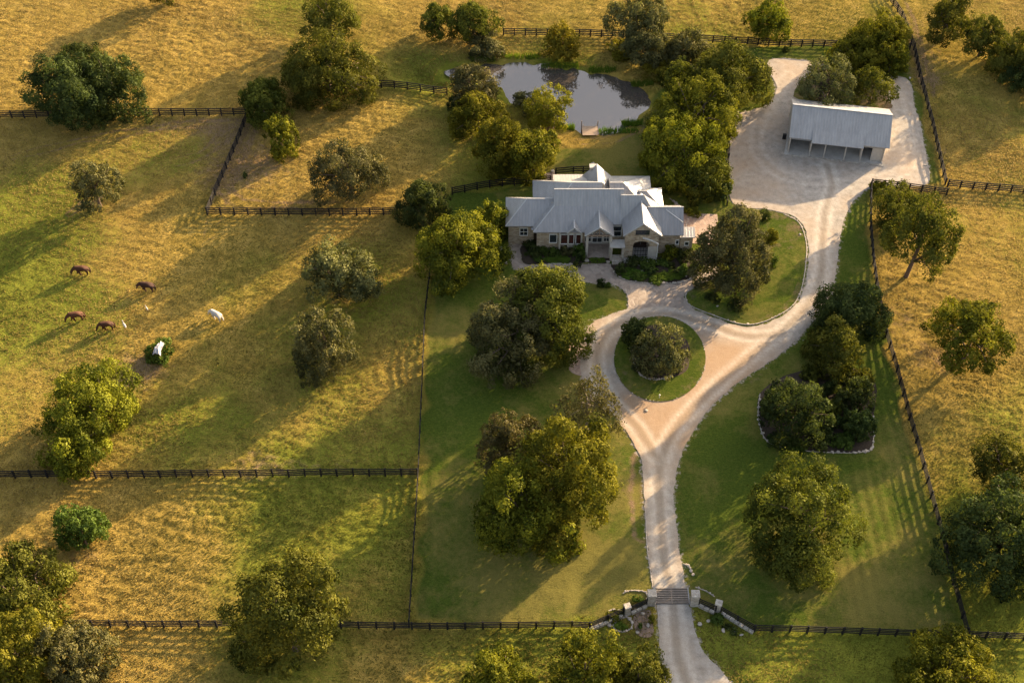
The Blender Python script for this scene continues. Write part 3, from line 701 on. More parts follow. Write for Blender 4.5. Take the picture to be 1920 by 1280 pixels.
def shrub(box, mat, label, name='shrub', cat='shrub', group='garden shrubs', leaf=.17, flatn=None, dens=1.0, openness=0, zoff=0):
    x0, y0, x1, y1 = box; xc, yc = (x0 + x1) / 2, (y0 + y1) / 2
    s = scl(yc); R = (x1 - x0) / 2 / s; E = (y1 - y0) / 2 / s; a = alpha(yc)
    Hc = math.sqrt(max(E * E - (R * math.sin(a)) ** 2, .01)) / math.cos(a); Hc = min(max(Hc, .4 * R), 1.2 * R)
    if flatn: Hc = flatn
    zc = Hc * .85; w = P(xc, yc, zc); seedc[0] += 1
    V, tint, cl = crown_data(R, Hc, zc, seedc[0], openness, leaf, dens)
    if flatn:
        sq = (y1 - y0) / (x1 - x0) / math.sin(a); V[:, :, 1] *= sq
    me = tri_mesh(name, V, 4, {'tint': tint}); o = link_mesh(name, me, M[mat]); o.location = (w.x, w.y, gz(w.x, w.y) + zoff)
    return tag(o, label, cat, group)
SH = [
 ((273,634,328,682),'shrub','round dark green bush in the horse pasture under a white sheet'),
 ((1420,385,1446,417),'dark','small upright evergreen at the top of the garden lawn'),
 ((1433,420,1462,468),'yellow','tall bush right of the grey green oak on the garden lawn'),
 ((1436,466,1460,508),'shrub','yellowish bush below the tall bush on the garden lawn'),
 ((1322,548,1352,570),'dark','dark low shrub under the left side of the garden lawn oak'),
 ((1364,560,1400,586),'dark','dark shrub on the garden lawn near the drive edge'),
 ((934,464,958,488),'shrub','round green shrub left of the garden path at the house'),
 ((925,494,945,512),'dark','dark shrub at the lower left end of the garden path'),
 ((978,452,1016,473),'dark','dark shrub under the west wing window'),
 ((1012,458,1048,482),'shrub','leafy shrub below the house window in the west bed'),
 ((1048,456,1076,480),'sage','pale spiky shrub below the dark red windows'),
 ((1074,452,1100,490),'shrub','tall green shrub left of the porch column'),
 ((1074,486,1090,507),'dark','small dark clipped shrub jutting into the forecourt'),
 ((1150,492,1172,514),'dark','dark shrub beside the entry steps'),
 ((1198,482,1238,505),'shrub','bright shrub below the stone gable'),
 ((1168,482,1200,500),'dark','dark shrub in front of the stone gable left of the bright one'),
 ((1270,494,1294,518),'shrub','round shrub at the right end of the east bed'),
 ((1244,492,1266,505),'dark','low dark mound in the middle of the east bed'),
 ((1242,458,1276,490),'yellow','yellow green shrub against the east wing wall'),
 ((1268,462,1304,492),'dark','dark shrub against the corner of the east wing'),
 ((1117,518,1134,540),'dark','small evergreen cone at the tip of the forecourt lawn'),
 ((1130,528,1146,541),'shrub','low shrub right of the small evergreen cone'),
 ((1284,388,1314,407),'yellow','bushy shrub at the rear right terrace of the house'),
 ((1136,1144,1168,1166),'yellow','yellow shrub in the ring left of the short gate pillar'),
 ((1212,1150,1228,1168),'yellow','small yellow green shrub beside the road at the gate'),
 ((1186,1116,1212,1136),'shrub','low shrub behind the rails left of the gate'),
 ((1194,1168,1208,1182),'shrub','tiny shrub among rocks left of the road'),
 ((1332,1150,1358,1172),'shrub','green shrub in the rock bed right of the gate'),
 ((1352,1166,1372,1182),'dark','dark shrub at the right end of the rock bed by the gate'),
 ((1366,1178,1386,1190),'dark','small dark shrub near the fence bend right of the gate'),
 ((1575,762,1640,828),'dark','large dark bush in the right corner of the stone edged bed'),
 ((1543,745,1580,785),'olive','olive bush between the oaks of the stone edged bed'),
 ((1520,795,1566,835),'dark','dark low bush at the front of the stone edged bed'),
 ((1560,690,1600,720),'dark','dark bush at the back of the stone edged bed'),
 ((1600,690,1640,735),'olive','olive bush at the upper right of the stone edged bed'),
 ((868,58,946,104),'sage','grey bush at the rail fence on the far pond bank'),
 ((1205,98,1280,150),'gold','golden bush in the grove right of the pond'),
 ((1144,74,1202,112),'gold','golden brown bush behind the pond at the rail fence'),
 ((955,175,1020,215),'sage','grey reedy bush along the near left pond bank'),
 ((840,172,880,205),'dark','dark bush at the foot of the silvery willow'),
 ((1632,338,1662,362),'yellow','small bush on the fence corner at the yard exit'),
 ((1330,340,1372,378),'dark','dark bush at the left edge of the gravel yard'),
 ((452,318,464,334),'dark','tiny dark bush in the paddock below the fence corner'),
 ((1466,85,1482,98),'dark','small dark bush on the strip behind the gravel yard'),
 ((1232,120,1290,160),'olive','round bush at the right pond bank below the grey bushes'),
 ((380,250,382,252),'dark','')]
SH = [s for s in SH if s[2]] + [
 ((996,466,1022,484),'dark','dark low shrub at the left front of the west bed'),((1030,466,1056,480),'dark','dark shrub in the middle of the west bed against the wall'),
 ((1000,480,1022,492),'shrub','small green shrub at the front left corner of the west bed'),((1080,472,1100,492),'dark','dark low shrub beside the left porch column'),
 ((1152,505,1166,518),'dark','small dark shrub at the left tip of the east bed'),((1184,512,1210,528),'shrub','green shrub at the front of the east bed'),((1206,500,1232,516),'dark','dark shrub in the centre of the east bed'),
 ((1262,502,1282,514),'dark','small dark shrub behind the right ground cover'),((1292,486,1322,512),'dark','dark shrub where the east bed meets the tall grey green oak'),((1232,482,1256,500),'shrub','green shrub at the right foot of the stone gable'),
 ((1214,520,1240,531),'shrub','low green shrub on the front rock edge of the east bed'),
 ((1438,812,1478,838),'dark','dark bush at the lower left of the stone edged bed'),((1470,822,1512,843),'shrub','green bush on the front rock edge of the stone edged bed'),((1560,815,1606,842),'shrub','green bush at the lower right of the stone edged bed'),
 ((1535,710,1572,748),'dark','dark bush behind the blue green oak in the stone edged bed'),((1500,688,1545,712),'olive','olive bush at the back left of the stone edged bed'),((1548,772,1584,806),'dark','dark bush in the centre of the stone edged bed'),
 ((1420,745,1446,775),'dark','dark bush on the left rock edge of the stone edged bed'),((1606,775,1640,800),'shrub','green bush on the right rock edge of the stone edged bed')]
for s in SH:
    w_ = s[0][2] - s[0][0]; shrub(s[0], s[1], s[2], leaf=.16 if w_ < 40 else .24)
for box, lab in (((1016,476,1080,494),'flat bright ground cover in the west bed'), ((1103,481,1136,493),'dark clipped ground cover in front of the porch'),
                 ((1160,503,1214,525),'flat bright ground cover in the left of the east bed'), ((1224,508,1282,526),'flat bright ground cover in the right of the east bed'),
                 ((1152,1162,1180,1182),'green ground cover inside the white stone ring')):
    shrub(box, 'cover', lab, 'ground_cover', 'ground cover', 'ground cover patches', leaf=.14, flatn=.16)

# reeds on the far pond bank
def reeds(px0, py, w, label):
    r = np.random.RandomState(px0); p = P(px0, py); n = 260
    V = np.zeros((n, 3, 3)); x = r.uniform(-w, w, n); y = r.uniform(-.5, .5, n); h = r.uniform(.4, 1.0, n)
    V[:, 0] = np.stack([x - .06, y, h * 0 - .2], 1); V[:, 1] = np.stack([x + .06, y, h * 0 - .2], 1); V[:, 2] = np.stack([x + r.uniform(-.3, .3, n), y + r.uniform(-.3, .3, n), h], 1)
    o = link_mesh('reeds', tri_mesh('reeds', V, 3, {'tint': np.repeat(r.rand(n), 3)}), M['cover']); o.location = (p.x, p.y, 0)
    tag(o, label, 'reeds', 'reeds along the pond', 'stuff')
reeds(976, 107, 3.2, 'bright green reeds on the far bank of the pond'); reeds(1160, 247, 3.0, 'dark reeds at the near bank right of the dock')
for rx, ry, rw, rl in ((1185, 232, 1.6, 'dark reeds at the lower right corner of the pond'), (1060, 240, 1.4, 'reeds at the near bank between the golden tree and the dock'), (1130, 132, 2.2, 'reeds at the far bank right of centre'), (1205, 158, 1.8, 'reeds at the upper right corner of the pond'), (905, 112, 2.0, 'reeds at the far bank left of centre')): reeds(rx, ry, rw, rl)
reeds(1050, 124, 3.0, 'reeds at the far water edge below the golden tree')

# ------------------------------------------------------------------ fences
post_me = {}
def fence(pts, label, h=1.4, rails=4, mat='black', step=1.95, post_w=.19, name='rail_fence', cap=False):
    w = [P(*p) for p in pts]; root = empty(name, (w[0].x, w[0].y, 0)); tag(root, label, 'fence', 'black board fences' if mat == 'black' else None)
    o0 = Vector((w[0].x, w[0].y, 0)); seg = []
    rnd = random.Random(len(label))
    for a, b in zip(w[:-1], w[1:]):
        L = (b - a).length; k = max(1, round(L / step))
        for i in range(k): seg.append(a.lerp(b, i / k))
    seg.append(w[-1])
    pos = [Vector((p.x, p.y, gz(p.x, p.y))) for p in seg]
    key = (h, mat, post_w)
    for i, p in enumerate(pos):
        if key not in post_me:
            mb = MB(); mb.box((0, 0, h / 2 - .05), (post_w, post_w, h + .14)); mb.box((0, 0, h + .03), (post_w * .7, post_w * .7, .03))
            o = mb.build('post', M[mat], root); post_me[key] = o.data
        else:
            o = bpy.data.objects.new('post', post_me[key]); C.objects.link(o); o.parent = root
        o.location = p - o0; o.rotation_euler = (rnd.uniform(-.03, .03), rnd.uniform(-.03, .03), rnd.uniform(-.1, .1))
    for r in range(rails):
        z = h * (.22 + .73 * r / (rails - 1)); mb = MB()
        for i, (a, b) in enumerate(zip(pos[:-1], pos[1:])):
            j = rnd.uniform(-.015, .015)
            mb.beam(a - o0 + Vector((0, 0, z + j)), b - o0 + Vector((0, 0, z + rnd.uniform(-.015, .015))), .05, .165)
        mb.build('rail', M[mat], root)
    return root
fence([(-120,223),(0,222),(462,217)],'black board fence across the upper left pasture')
fence([(464,224),(425,315),(389,401)],'black board fence running down from the corner oak to the paddock corner')
fence([(389,402),(745,403)],'black board fence along the bottom of the paddock above the horses')
fence([(848,366),(895,357),(942,349),(1032,343)],'short dark fence between pond trees and the left of the house')
fence([(668,166),(764,168),(838,175)],'black board fence left of the pond')
fence([(944,66),(1026,69),(1127,72),(1250,76),(1401,82),(1461,86),(1565,90),(1705,94)],'black board fence behind the pond and the grove')
fence([(1655,-30),(1666,0),(1690,34),(1713,94),(1723,144),(1747,235),(1772,345)],'long boundary fence right of the gravel yard')
fence([(1633,349),(1775,364)],'short black fence at the lower right of the gravel yard')
fence([(1777,348),(1920,359),(2000,366)],'black fence running off to the right edge beyond the yard corner')
fence([(1632,352),(1631,430),(1636,497),(1644,554),(1660,632),(1680,699),(1698,766),(1723,852),(1744,934),(1764,1008),(1777,1065),(1794,1129),(1811,1190)],'long boundary fence right of the lawn down to the bottom fence')
fence([(1414,1183),(1811,1196),(1990,1202)],'black fence along the bottom right of the lawn')
fence([(1349,1147),(1382,1166),(1414,1183)],'slanting fence from the short right gate pillar', h=1.3)
fence([(1309,1133),(1341,1146)],'short fence between the two right gate pillars', h=1.3)
fence([(1105,1178),(1140,1163),(1168,1151)],'slanting fence left of the short left gate pillar', h=1.3)
fence([(1182,1147),(1214,1133)],'short fence between the two left gate pillars', h=1.3)
fence([(-120,1174),(175,1175),(1105,1178)],'black fence along the bottom left under the big oak')
fence([(-120,899),(0,898),(783,892)],'black fence between the horse pasture and the lower left paddock')
fence([(808,505),(797,600),(785,885),(767,1172)],'long fence down the middle between pasture and lawn', post_w=.13)
fence([(1042,326),(1075,323),(1112,322)],'dark picket fence behind the house', h=1.1, rails=3, name='picket_fence')
fence([(1363,385),(1364,330),(1368,262)],'low dark fence at the left edge of the gravel yard', h=.9, rails=3, name='low_fence')

# ------------------------------------------------------------------ entrance gate
def pillar(px, py, h, w, label, rz=0):
    p = P(px, py); root = empty('gate_pillar', (p.x, p.y, 0), rz); tag(root, label, 'pillar', 'stone gate pillars')
    mb = MB(); mb.box((0, 0, h / 2), (w, w, h), taper=.96); b = mb.build('shaft', M['paleStone'], root)
    m2 = MB(); m2.box((0, 0, h + .06), (w + .14, w + .14, .13), taper=.93); m2.build('cap', M['paleStone'], root)
    m4 = MB(); m4.box((0, 0, .1), (w + .12, w + .12, .22)); m4.build('plinth', M['paleStone'], root)
pillar(1220,1129,1.95,.88,'tall stone pillar left of the cattle grid'); pillar(1301,1130,1.95,.86,'tall stone pillar right of the cattle grid')
pillar(1175,1149,1.5,.62,'short stone pillar on the left wing of the gate', .3); pillar(1345,1143,1.5,.66,'short stone pillar on the right wing of the gate', -.3)
a = P(1228, 1117); b = P(1290, 1117); gy0 = P(1260, 1132).y; gy1 = P(1260, 1102).y; cx = (a.x + b.x) / 2; W = b.x - a.x
root = empty('cattle_grid', (cx, (gy0 + gy1) / 2, .03)); tag(root, 'steel bar cattle grid across the entrance road between the pillars', 'cattle grid')
nb = 9
for i in range(nb):
    mb = MB(); y = -(gy1 - gy0) / 2 + (gy1 - gy0) * (i + .5) / nb; mb.box((0, y, .07), (W, .13, .10)); mb.build('bar', M['gridbar'], root)
mb = MB(); mb.box((0, 0, .004), (W, gy1 - gy0, .008)); mb.build('pit_shade', M['darkmetal'], root)  # flat near-black sheet, stands in for the shade seen between the bars
for sx in (-1, 1):
    mb = MB(); mb.box((sx * (W / 2 + .06), 0, .06), (.12, gy1 - gy0 + .1, .12)); mb.build('side_frame', M['grey'], root)
mb = MB(); mb.box((0, 0, .098), (.1, gy1 - gy0, .012)); mb.build('centre_strip', M['wood'], root)

# low stone base walls under the slanting gate fences
def low_wall(pts, label, h=.4, w=.35):
    w_ = [P(*p) for p in pts]; mb = MB(); o0 = (w_[0].x, w_[0].y, 0)
    for a, b in zip(w_[:-1], w_[1:]):
        L = (b - a).length; k = max(1, int(L / .55)); rr = random.Random(int(L * 100))
        for i in range(k):
            c = a.lerp(b, (i + .5) / k); mb.box((c.x, c.y, h / 2), (L / k * .93, w * rr.uniform(.8, 1.1), h * rr.uniform(.85, 1.1)), math.atan2(b.y - a.y, b.x - a.x) + rr.uniform(-.05, .05), .94)
    o = mb.build('low_wall', M['paleStone'], None, o0); tag(o, label, 'wall', 'low stone walls of the gate')
low_wall([(1105,1182),(1168,1155)],'low stone base wall under the left slanting fence'); low_wall([(1183,1151),(1213,1137)],'low stone base wall between the left gate pillars')
low_wall([(1310,1136),(1339,1150)],'low stone base wall between the right gate pillars'); low_wall([(1352,1150),(1385,1171),(1412,1187)],'low stone base wall under the right slanting fence')

# ------------------------------------------------------------------ rock edging and boulders
def rock_geo(mb, c, r, rnd, squash=.6):
    bm = bmesh.new(); bmesh.ops.create_icosphere(bm, subdivisions=1, radius=1); base = len(mb.v)
    sx, sy = rnd.uniform(.8, 1.4), rnd.uniform(.7, 1.1); rz = rnd.uniform(0, 6.28); cr, sr = math.cos(rz), math.sin(rz)
    for v in bm.verts:
        k = rnd.uniform(.78, 1.15); x = max(-.85, min(.85, v.co.x)) * r * sx * k; y = max(-.85, min(.85, v.co.y)) * r * sy * k; z = max(-.7, min(.65, v.co.z)) * r * squash * k
        mb.v.append((c[0] + x * cr - y * sr, c[1] + x * sr + y * cr, c[2] + z + r * squash * .45))
    for f in bm.faces: mb.f.append(tuple(base + v.index for v in f.verts))
    bm.free()
def edging(pts, label, step=.25, size=.13, closed=False, seed=1, z=0.04, skip=.12):
    w = smooth_px(pts, closed, 6); rnd = random.Random(seed); mb = MB(); o0 = (w[0].x, w[0].y, 0)
    if closed: w.append(w[0])
    if skip < .25:
        mb.tube([(q.x, q.y, z - .02) for q in w], [.07] * len(w), 6)
    acc = 0
    for a, b in zip(w[:-1], w[1:]):
        L = (b - a).length; acc += L
        if acc >= step:
            acc = 0
            if rnd.random() > skip: rock_geo(mb, (b.x + rnd.uniform(-.06, .06), b.y + rnd.uniform(-.06, .06), z), size * rnd.uniform(.6, 1.4), rnd)
    o = mb.build('stone_edging', M['rock'], None, o0); tag(o, label, 'stone edging', 'stone edgings')
edging(ISLAND, 'ring of small pale stones round the circle drive island', .3, .09, True, 2, .05, .3)
edging(GARDEN[7:] + GARDEN[:3], 'pale stone edging round the garden lawn right of the house', .3, .12, False, 3, .05, .15)
edging([(1236,531),(1267,531),(1290,525),(1312,510),(1330,500)], 'thick white rock edging at the front of the east bed', .22, .2, False, 4, .03, 0)
edging([(1150,508),(1157,517),(1176,526),(1228,532)], 'thin pale kerb stones at the left front of the east bed', .14, .14, False, 5, .03, 0)
edging([(1028,495),(1050,496),(1075,496)], 'pale rocks at the front of the west bed', .2, .2, False, 6, .03, 0)
edging([(1425,738),(1422,780),(1438,826),(1490,842),(1560,848),(1618,847),(1636,835),(1638,780)], 'rough white rock edging of the tree bed on the right lawn', .22, .2, False, 7, .01, 0)
edging([(1186,655),(1189,686),(1206,706),(1236,712),(1262,706)], 'rocks round the gnarled oak in the drive island', .22, .2, False, 8, .08, 0)
edging([(1152,1168),(1152,1178),(1166,1184),(1180,1180),(1186,1168),(1178,1158),(1170,1157)], 'white stone ring left of the gate', .2, .17, True, 9, .02, 0)
edging([(1140,1152),(1143,1144),(1155,1142),(1166,1148)], 'half ring of stones round the yellow gate shrub', .2, .16, False, 10, .02, 0)
edging([(1168,1112),(1180,1107),(1205,1108),(1215,1116)], 'curved stone line behind the left gate fence', .28, .16, False, 11, .05, .05)
edging([(1210,955),(1213,1020),(1218,1060),(1224,1098)], 'broken stone edging along the left of the entrance road', .4, .10, False, 12, .0, .2)
edging([(1281,1056),(1292,1062),(1300,1078)], 'stones right of the road above the gate', .25, .17, False, 13, .0, 0)
edging([(1304,1100),(1325,1108),(1340,1118)], 'stones behind the right gate fence', .28, .15, False, 14, .0, .05)
edging([(1196,590),(1178,572),(1178,556),(1165,541),(1140,531),(1104,531)], 'stones at the edge of the small forecourt lawn', .5, .14, False, 15, .03, .3)
edging([(1310,792),(1345,752),(1390,714),(1440,682),(1490,641)], 'scattered stones along the right edge of the drive bend', .45, .08, False, 16, .0, .4)
edging([(1280,470),(1290,412),(1315,405)], 'rocks at the terrace right of the house', .5, .22, False, 17, .03, .2)
edging([(1256,372),(1270,385),(1282,398)], 'rocks behind the east wing', .5, .3, False, 18, .03, .1)
def boulder(px, py, r, label, seed):
    p = P(px, py); mb = MB(); rock_geo(mb, (0, 0, 0), r * .78, random.Random(seed), .6)
    o = mb.build('boulder', M['rock']); o.location = (p.x, p.y, max(0, gz(p.x, p.y))); tag(o, label, 'boulder', 'pale boulders')
for i, (px, py, r, lab) in enumerate([
  (1099,489,.45,'white boulder at the foot of the left porch column'),(1140,492,.4,'white boulder left of the entry steps'),(1172,545,.3,'boulder at the right tip of the forecourt lawn'),
  (1185,597,.26,'pale boulder beside the upper left circle drive'),(949,493,.4,'boulder in the bed left of the garden path'),(940,466,.4,'boulder beside the shrub at the west wall'),
  (1198,497,.28,'small boulder left of the bright shrub under the gable'),(1204,509,.3,'boulder in the middle of the east bed'),(1248,499,.3,'boulder behind the right ground cover'),
  (1286,518,.3,'boulder at the right end of the bright ground cover'),(1345,575,.24,'pale stone on the garden lawn near its lower left edge'),(1292,571,.26,'pale stone at the lower left tip of the garden lawn'),
  (1402,608,.3,'pale stone at the bottom of the garden lawn'),(1500,440,.3,'stone at the upper right rim of the garden lawn'),(1205,1150,.35,'boulder beside the small shrub left of the road'),
  (1215,1172,.35,'boulder at the road edge below the gate'),(1195,1185,.35,'low boulder below the tiny shrub left of the road'),(1143,1172,.35,'pinkish boulder left of the white stone ring'),
  (1312,1170,.42,'pale boulder at the left of the right gate bed'),(1328,1164,.32,'boulder touching the green shrub right of the gate'),(1356,1182,.32,'boulder at the middle of the right gate bed'),
  (1376,1183,.3,'boulder near the fence bend right of the gate'),(1390,1190,.26,'last small boulder right of the gate bed'),(1212,770,.3,'stone at the lower left of the circle drive'),
  (1036,322,.4,'boulder at the rear left corner of the house'),(1112,309,.45,'boulder behind the rear gable'),(1706,147,.3,'boulder at the right edge of the yard behind the shed'),
  (1735,310,.3,'dark stone on the grass strip right of the yard')]): boulder(px, py, r, lab, i)

# ------------------------------------------------------------------ the ranch house
HY = P(1100, 459).y                                    # reference line of the front walls
hroot = empty('ranch_house', (P(1115, 440).x, HY, 0)); tag(hroot, 'long stone ranch house with grey metal hip and gable roofs', 'house')
O = Vector((hroot.location.x, hroot.location.y, 0))
def HX(px, py=440, z=0): return P(px, py, z).x - O.x
def HYY(py, z=0): return P(1100, py, z).y - O.y
def hpart(mb, name, mat, parent=None):
    o = mb.build(name, M[mat], parent or hroot); return o
EZ = 3.9
def hip_roof(x0, x1, yf, yb, ze, pitch, hl=True, hr=True, name='roof', th=.14, run=None):
    """ridge along x; hips at the chosen ends"""
    d = (yb - yf) / 2; h = d * math.tan(math.radians(pitch)); ym = (yf + yb) / 2; zr = ze + h
    a, b, c, e = (x0, yf, ze), (x1, yf, ze), (x1, yb, ze), (x0, yb, ze)
    r0 = (x0 + (d if hl else 0), ym, zr); r1 = (x1 - ((run or d) if hr else 0), ym, zr); mb = MB()
    mb.poly([a, b, r1, r0]); mb.poly([c, e, r0, r1]); mb.poly([e, a, r0]); mb.poly([b, c, r1])
    low = [(p[0], p[1], p[2] - th) for p in (a, b, c, e)]
    mb.poly([low[3], low[2], low[1], low[0]])
    for p, q, i, j in ((a, b, 0, 1), (b, c, 1, 2), (c, e, 2, 3), (e, a, 3, 0)): mb.poly([low[i], low[j], q, p])
    o = hpart(mb, name, 'roof')
    cap = MB()
    cap.beam((r0[0], r0[1], r0[2] + .03), (r1[0], r1[1], r1[2] + .03), .12, .05)
    if hl: cap.beam((a[0], a[1], a[2] + .02), (r0[0], r0[1], r0[2] + .03), .13, .05)
    if hr: cap.beam((b[0], b[1], b[2] + .02), (r1[0], r1[1], r1[2] + .03), .13, .05)
    cap.build('ridge_cap', M['trim'], o)
    return zr
def gable_roof(x0, x1, yf, yb, ze, zr, name='roof', th=.14, trim=True):
    """ridge along y, gable towards the front"""
    xm = (x0 + x1) / 2; mb = MB()
    for sx0, sx1 in ((x0, xm), (xm, x1)):
        z0, z1 = (ze, zr) if sx0 == x0 else (zr, ze)
        T_ = [(sx0, yf, z0), (sx1, yf, z1), (sx1, yb, z1), (sx0, yb, z0)]; B = [(p[0], p[1], p[2] - th) for p in T_]
        mb.poly(T_); mb.poly(B[::-1])
        for i in range(4):
            j = (i + 1) % 4; mb.poly([B[i], B[j], T_[j], T_[i]])
    o = hpart(mb, name, 'roof')
    cap = MB(); cap.beam((xm, yf - .02, zr + .03), (xm, yb, zr + .03), .16, .05)
    cap.beam((x0, yf - .03, ze - .05), (xm, yf - .03, zr - .05), .05, .2); cap.beam((xm, yf - .03, zr - .05), (x1, yf - .03, ze - .05), .05, .2)
    cap.build('trim', M['trim'], o); return o
def walls(x0, x1, y0, y1, h, mat='stone'):
    mb = MB(); mb.box(((x0 + x1) / 2, (y0 + y1) / 2, h / 2), (x1 - x0, y1 - y0, h)); return hpart(mb, 'wall', mat)
def gable_wall(x0, x1, y, ze, zr, th=.3, mat='stone'):
    xm = (x0 + x1) / 2; mb = MB(); F = [(x0, y, 0), (x1, y, 0), (x1, y, ze), (xm, y, zr), (x0, y, ze)]; B = [(p[0], p[1] + th, p[2]) for p in F]
    mb.poly(F); mb.poly(B[::-1])
    for i in range(5):
        j = (i + 1) % 5; mb.poly([F[j], F[i], B[i], B[j]])
    return hpart(mb, 'wall', mat)
def window(x, y, z, w, h, glass='glass', mull=1, bars=1, fr=.09):
    mb = MB(); yy = y - .05
    mb.box((x, yy, z + h / 2 + fr / 2), (w + fr * 2, .08, fr)); mb.box((x, yy, z - h / 2 - fr / 2), (w + fr * 2, .12, fr))
    for sx in (-1, 1): mb.box((x + sx * (w / 2 + fr / 2), yy, z), (fr, .08, h))
    for i in range(mull): mb.box((x - w / 2 + w * (i + 1) / (mull + 1), yy - .004, z), (.05, .06, h))
    for i in range(bars): mb.box((x, yy - .008, z - h / 2 + h * (i + 1) / (bars + 1)), (w, .05, .05))
    f = hpart(mb, 'window', 'white'); g_ = MB(); g_.box((x, y - .02, z), (w, .03, h)); g_.build('pane', M[glass], f)
# blocks: px positions of eaves in the photograph
def ex(px, py, z): return P(px, py, z).x - O.x
def ey(py, z): return P(1100, py, z).y - O.y
# west wing
yA = ey(424, EZ); xA0 = ex(948, 424, EZ); dA = 6.0
zA = hip_roof(xA0, ex(1075, 424, EZ), yA, yA + dA, EZ, 39, True, False)
walls(xA0 + .4, ex(1060, 424, EZ), yA + .45, yA + dA - .4, EZ - .14)
# projecting west block
yB = ey(435.5, EZ); xB0 = ex(1000, 430, EZ); dB = 10.9
hip_roof(xB0, ex(1130, 435, EZ), yB, yB + dB, EZ, 38.5, True, False)
walls(xB0 + .5, ex(1098, 435, EZ), yB + .5, yB + 5.5, EZ - .14)
# main block with gable ends
def ridge_gable(x0, x1, yf, yb, ze, zr, fm=.5, name='roof', th=.16):
    ym = yf + (yb - yf) * fm; mb = MB()
    for ya, yb_, za, zb in ((yf, ym, ze, zr), (ym, yb, zr, ze)):
        T_ = [(x0, ya, za), (x1, ya, za), (x1, yb_, zb), (x0, yb_, zb)]; B = [(p[0], p[1], p[2] - th) for p in T_]
        mb.poly(T_); mb.poly(B[::-1])
        for i in range(4):
            j = (i + 1) % 4; mb.poly([B[i], B[j], T_[j], T_[i]])
    mb.poly([(x0, yf, ze - th), (x0, yb, ze - th), (x0, ym, zr - th)]); mb.poly([(x1, yf, ze - th), (x1, ym, zr - th), (x1, yb, ze - th)])
    o = hpart(mb, name, 'roof'); cap = MB(); cap.beam((x0, ym, zr + .03), (x1, ym, zr + .03), .14, .05)
    cap.build('ridge_cap', M['trim'], o); return ym
zM = 8.1; yMf = ey(421, EZ + .2); yMr = ey(354.5, zM)
xM0 = ex(1039, 354, zM); xM1 = ex(1170, 354, zM)
ridge_gable(xM0, xM1, yMf, yMr + (yMr - yMf), EZ + .2, zM)
walls(xM0 + .3, xM1 + .5, yMf + 1.6, yMr + (yMr - yMf) - .4, EZ)
# middle right block, slightly lower ridge and hipped on the right
zC = 7.6; yCr = ey(366, zC); xC0 = ex(1165, 366, zC); dC = (yCr - yMf) * 2
tanp = (zC - EZ) / (dC / 2)
hip_roof(xC0, ex(1208, 366, zC) + 2.6, yMf, yMf + dC, EZ, math.degrees(math.atan(tanp)), False, True, run=2.6)
walls(xC0, ex(1240, 366, zC), yMf + 1.6, yMf + dC - .5, EZ - .1)
# east wing
yD = ey(441, EZ); dD = 6.1; xD1 = ex(1282, 441, EZ)
hip_roof(ex(1215, 441, EZ), xD1, yD, yD + dD, EZ, 39, False, False)
zD = EZ + dD / 2 * math.tan(math.radians(39)); mb = MB(); mb.poly([(xD1 - .05, yD + .1, EZ - .14), (xD1 - .05, yD + dD - .1, EZ - .14), (xD1 - .05, yD + dD / 2, zD - .1)]); hpart(mb, 'gable_end', 'siding')
mb = MB(); mb.beam((ex(1249, 393, zD - .25), yD + dD / 2 - .3, zD - .2), (xD1 - .1, yD + 1.4, EZ + 1.4 * .81 + .03), .14, .05); hpart(mb, 'roof_flashing', 'trim')
walls(ex(1232, 441, EZ), xD1 - .4, yD + .45, yD + dD - .4, EZ - .14)
# low lean-to at the east end
mb = MB(); x0, x1 = xD1 - .5, ex(1304, 441, EZ - .3); y0, y1 = yD + .02, yD + 1.9
Tt = [(x0, y0, EZ - .45), (x1, y0, EZ - .45), (x1, y1, EZ - .2), (x0, y1, EZ - .2)]; B = [(p[0], p[1], p[2] - .12) for p in Tt]
mb.poly(Tt); mb.poly(B[::-1])
for i in range(4): mb.poly([B[i], B[(i + 1) % 4], Tt[(i + 1) % 4], Tt[i]])
hpart(mb, 'lean_to_roof', 'roof'); walls(x0 + .2, x1 - .25, y0 + .35, y1, EZ - .6)
# stone front gable
zF = 4.6; yF = ey(442.4, zF); xF0 = ex(1168.6, 442.4, zF); xF1 = ex(1241.4, 442.4, zF); zFr = zF + (xF1 - xF0) / 2 * .86
gable_roof(xF0, xF1, yF, yF + 6.2, zF, zFr)
gw = yF + .35; xa, xb = xF0 + .35, xF1 - .35; xm = (xa + xb) / 2
# gable wall with the arched porch opening
ho = 1.15; hz = 2.5; mb = MB(); th = .5
zin = lambda x: zF - .1 + (1 - abs(x - xm) / ((xb - xa) / 2)) * (zFr - zF - .12)
ang = [math.pi * i / 10 for i in range(11)]
arch = [(xm - ho * math.cos(t), hz + .75 * math.sin(t)) for t in ang]
outer = [(xa + (xb - xa) * i / 10, 0) for i in range(11)]
def strip(p, q):
    for (x1_, z1_), (x2_, z2_), (x3_, z3_), (x4_, z4_) in zip(p[:-1], p[1:], q[1:], q[:-1]):
        for yy, fl in ((gw, 1), (gw + th, -1)):
            L = [(x1_, yy, z1_), (x2_, yy, z2_), (x3_, yy, z3_), (x4_, yy, z4_)]; mb.poly(L if fl > 0 else L[::-1])
top = [(x, zin(x)) for x in [xa + (xb - xa) * i / 10 for i in range(11)]]
strip(arch, top)
for sx in (0, 1):
    X0, X1 = (xa, xm - ho) if sx == 0 else (xm + ho, xb); ar = arch[0] if sx == 0 else arch[-1]
    for yy in (gw, gw + th):
        mb.poly([(X0, yy, 0), (X1, yy, 0), (X1, yy, hz), (X0, yy, top[0][1])] if sx == 0 else [(X0, yy, 0), (X1, yy, 0), (X1, yy, top[-1][1]), (X0, yy, hz)])
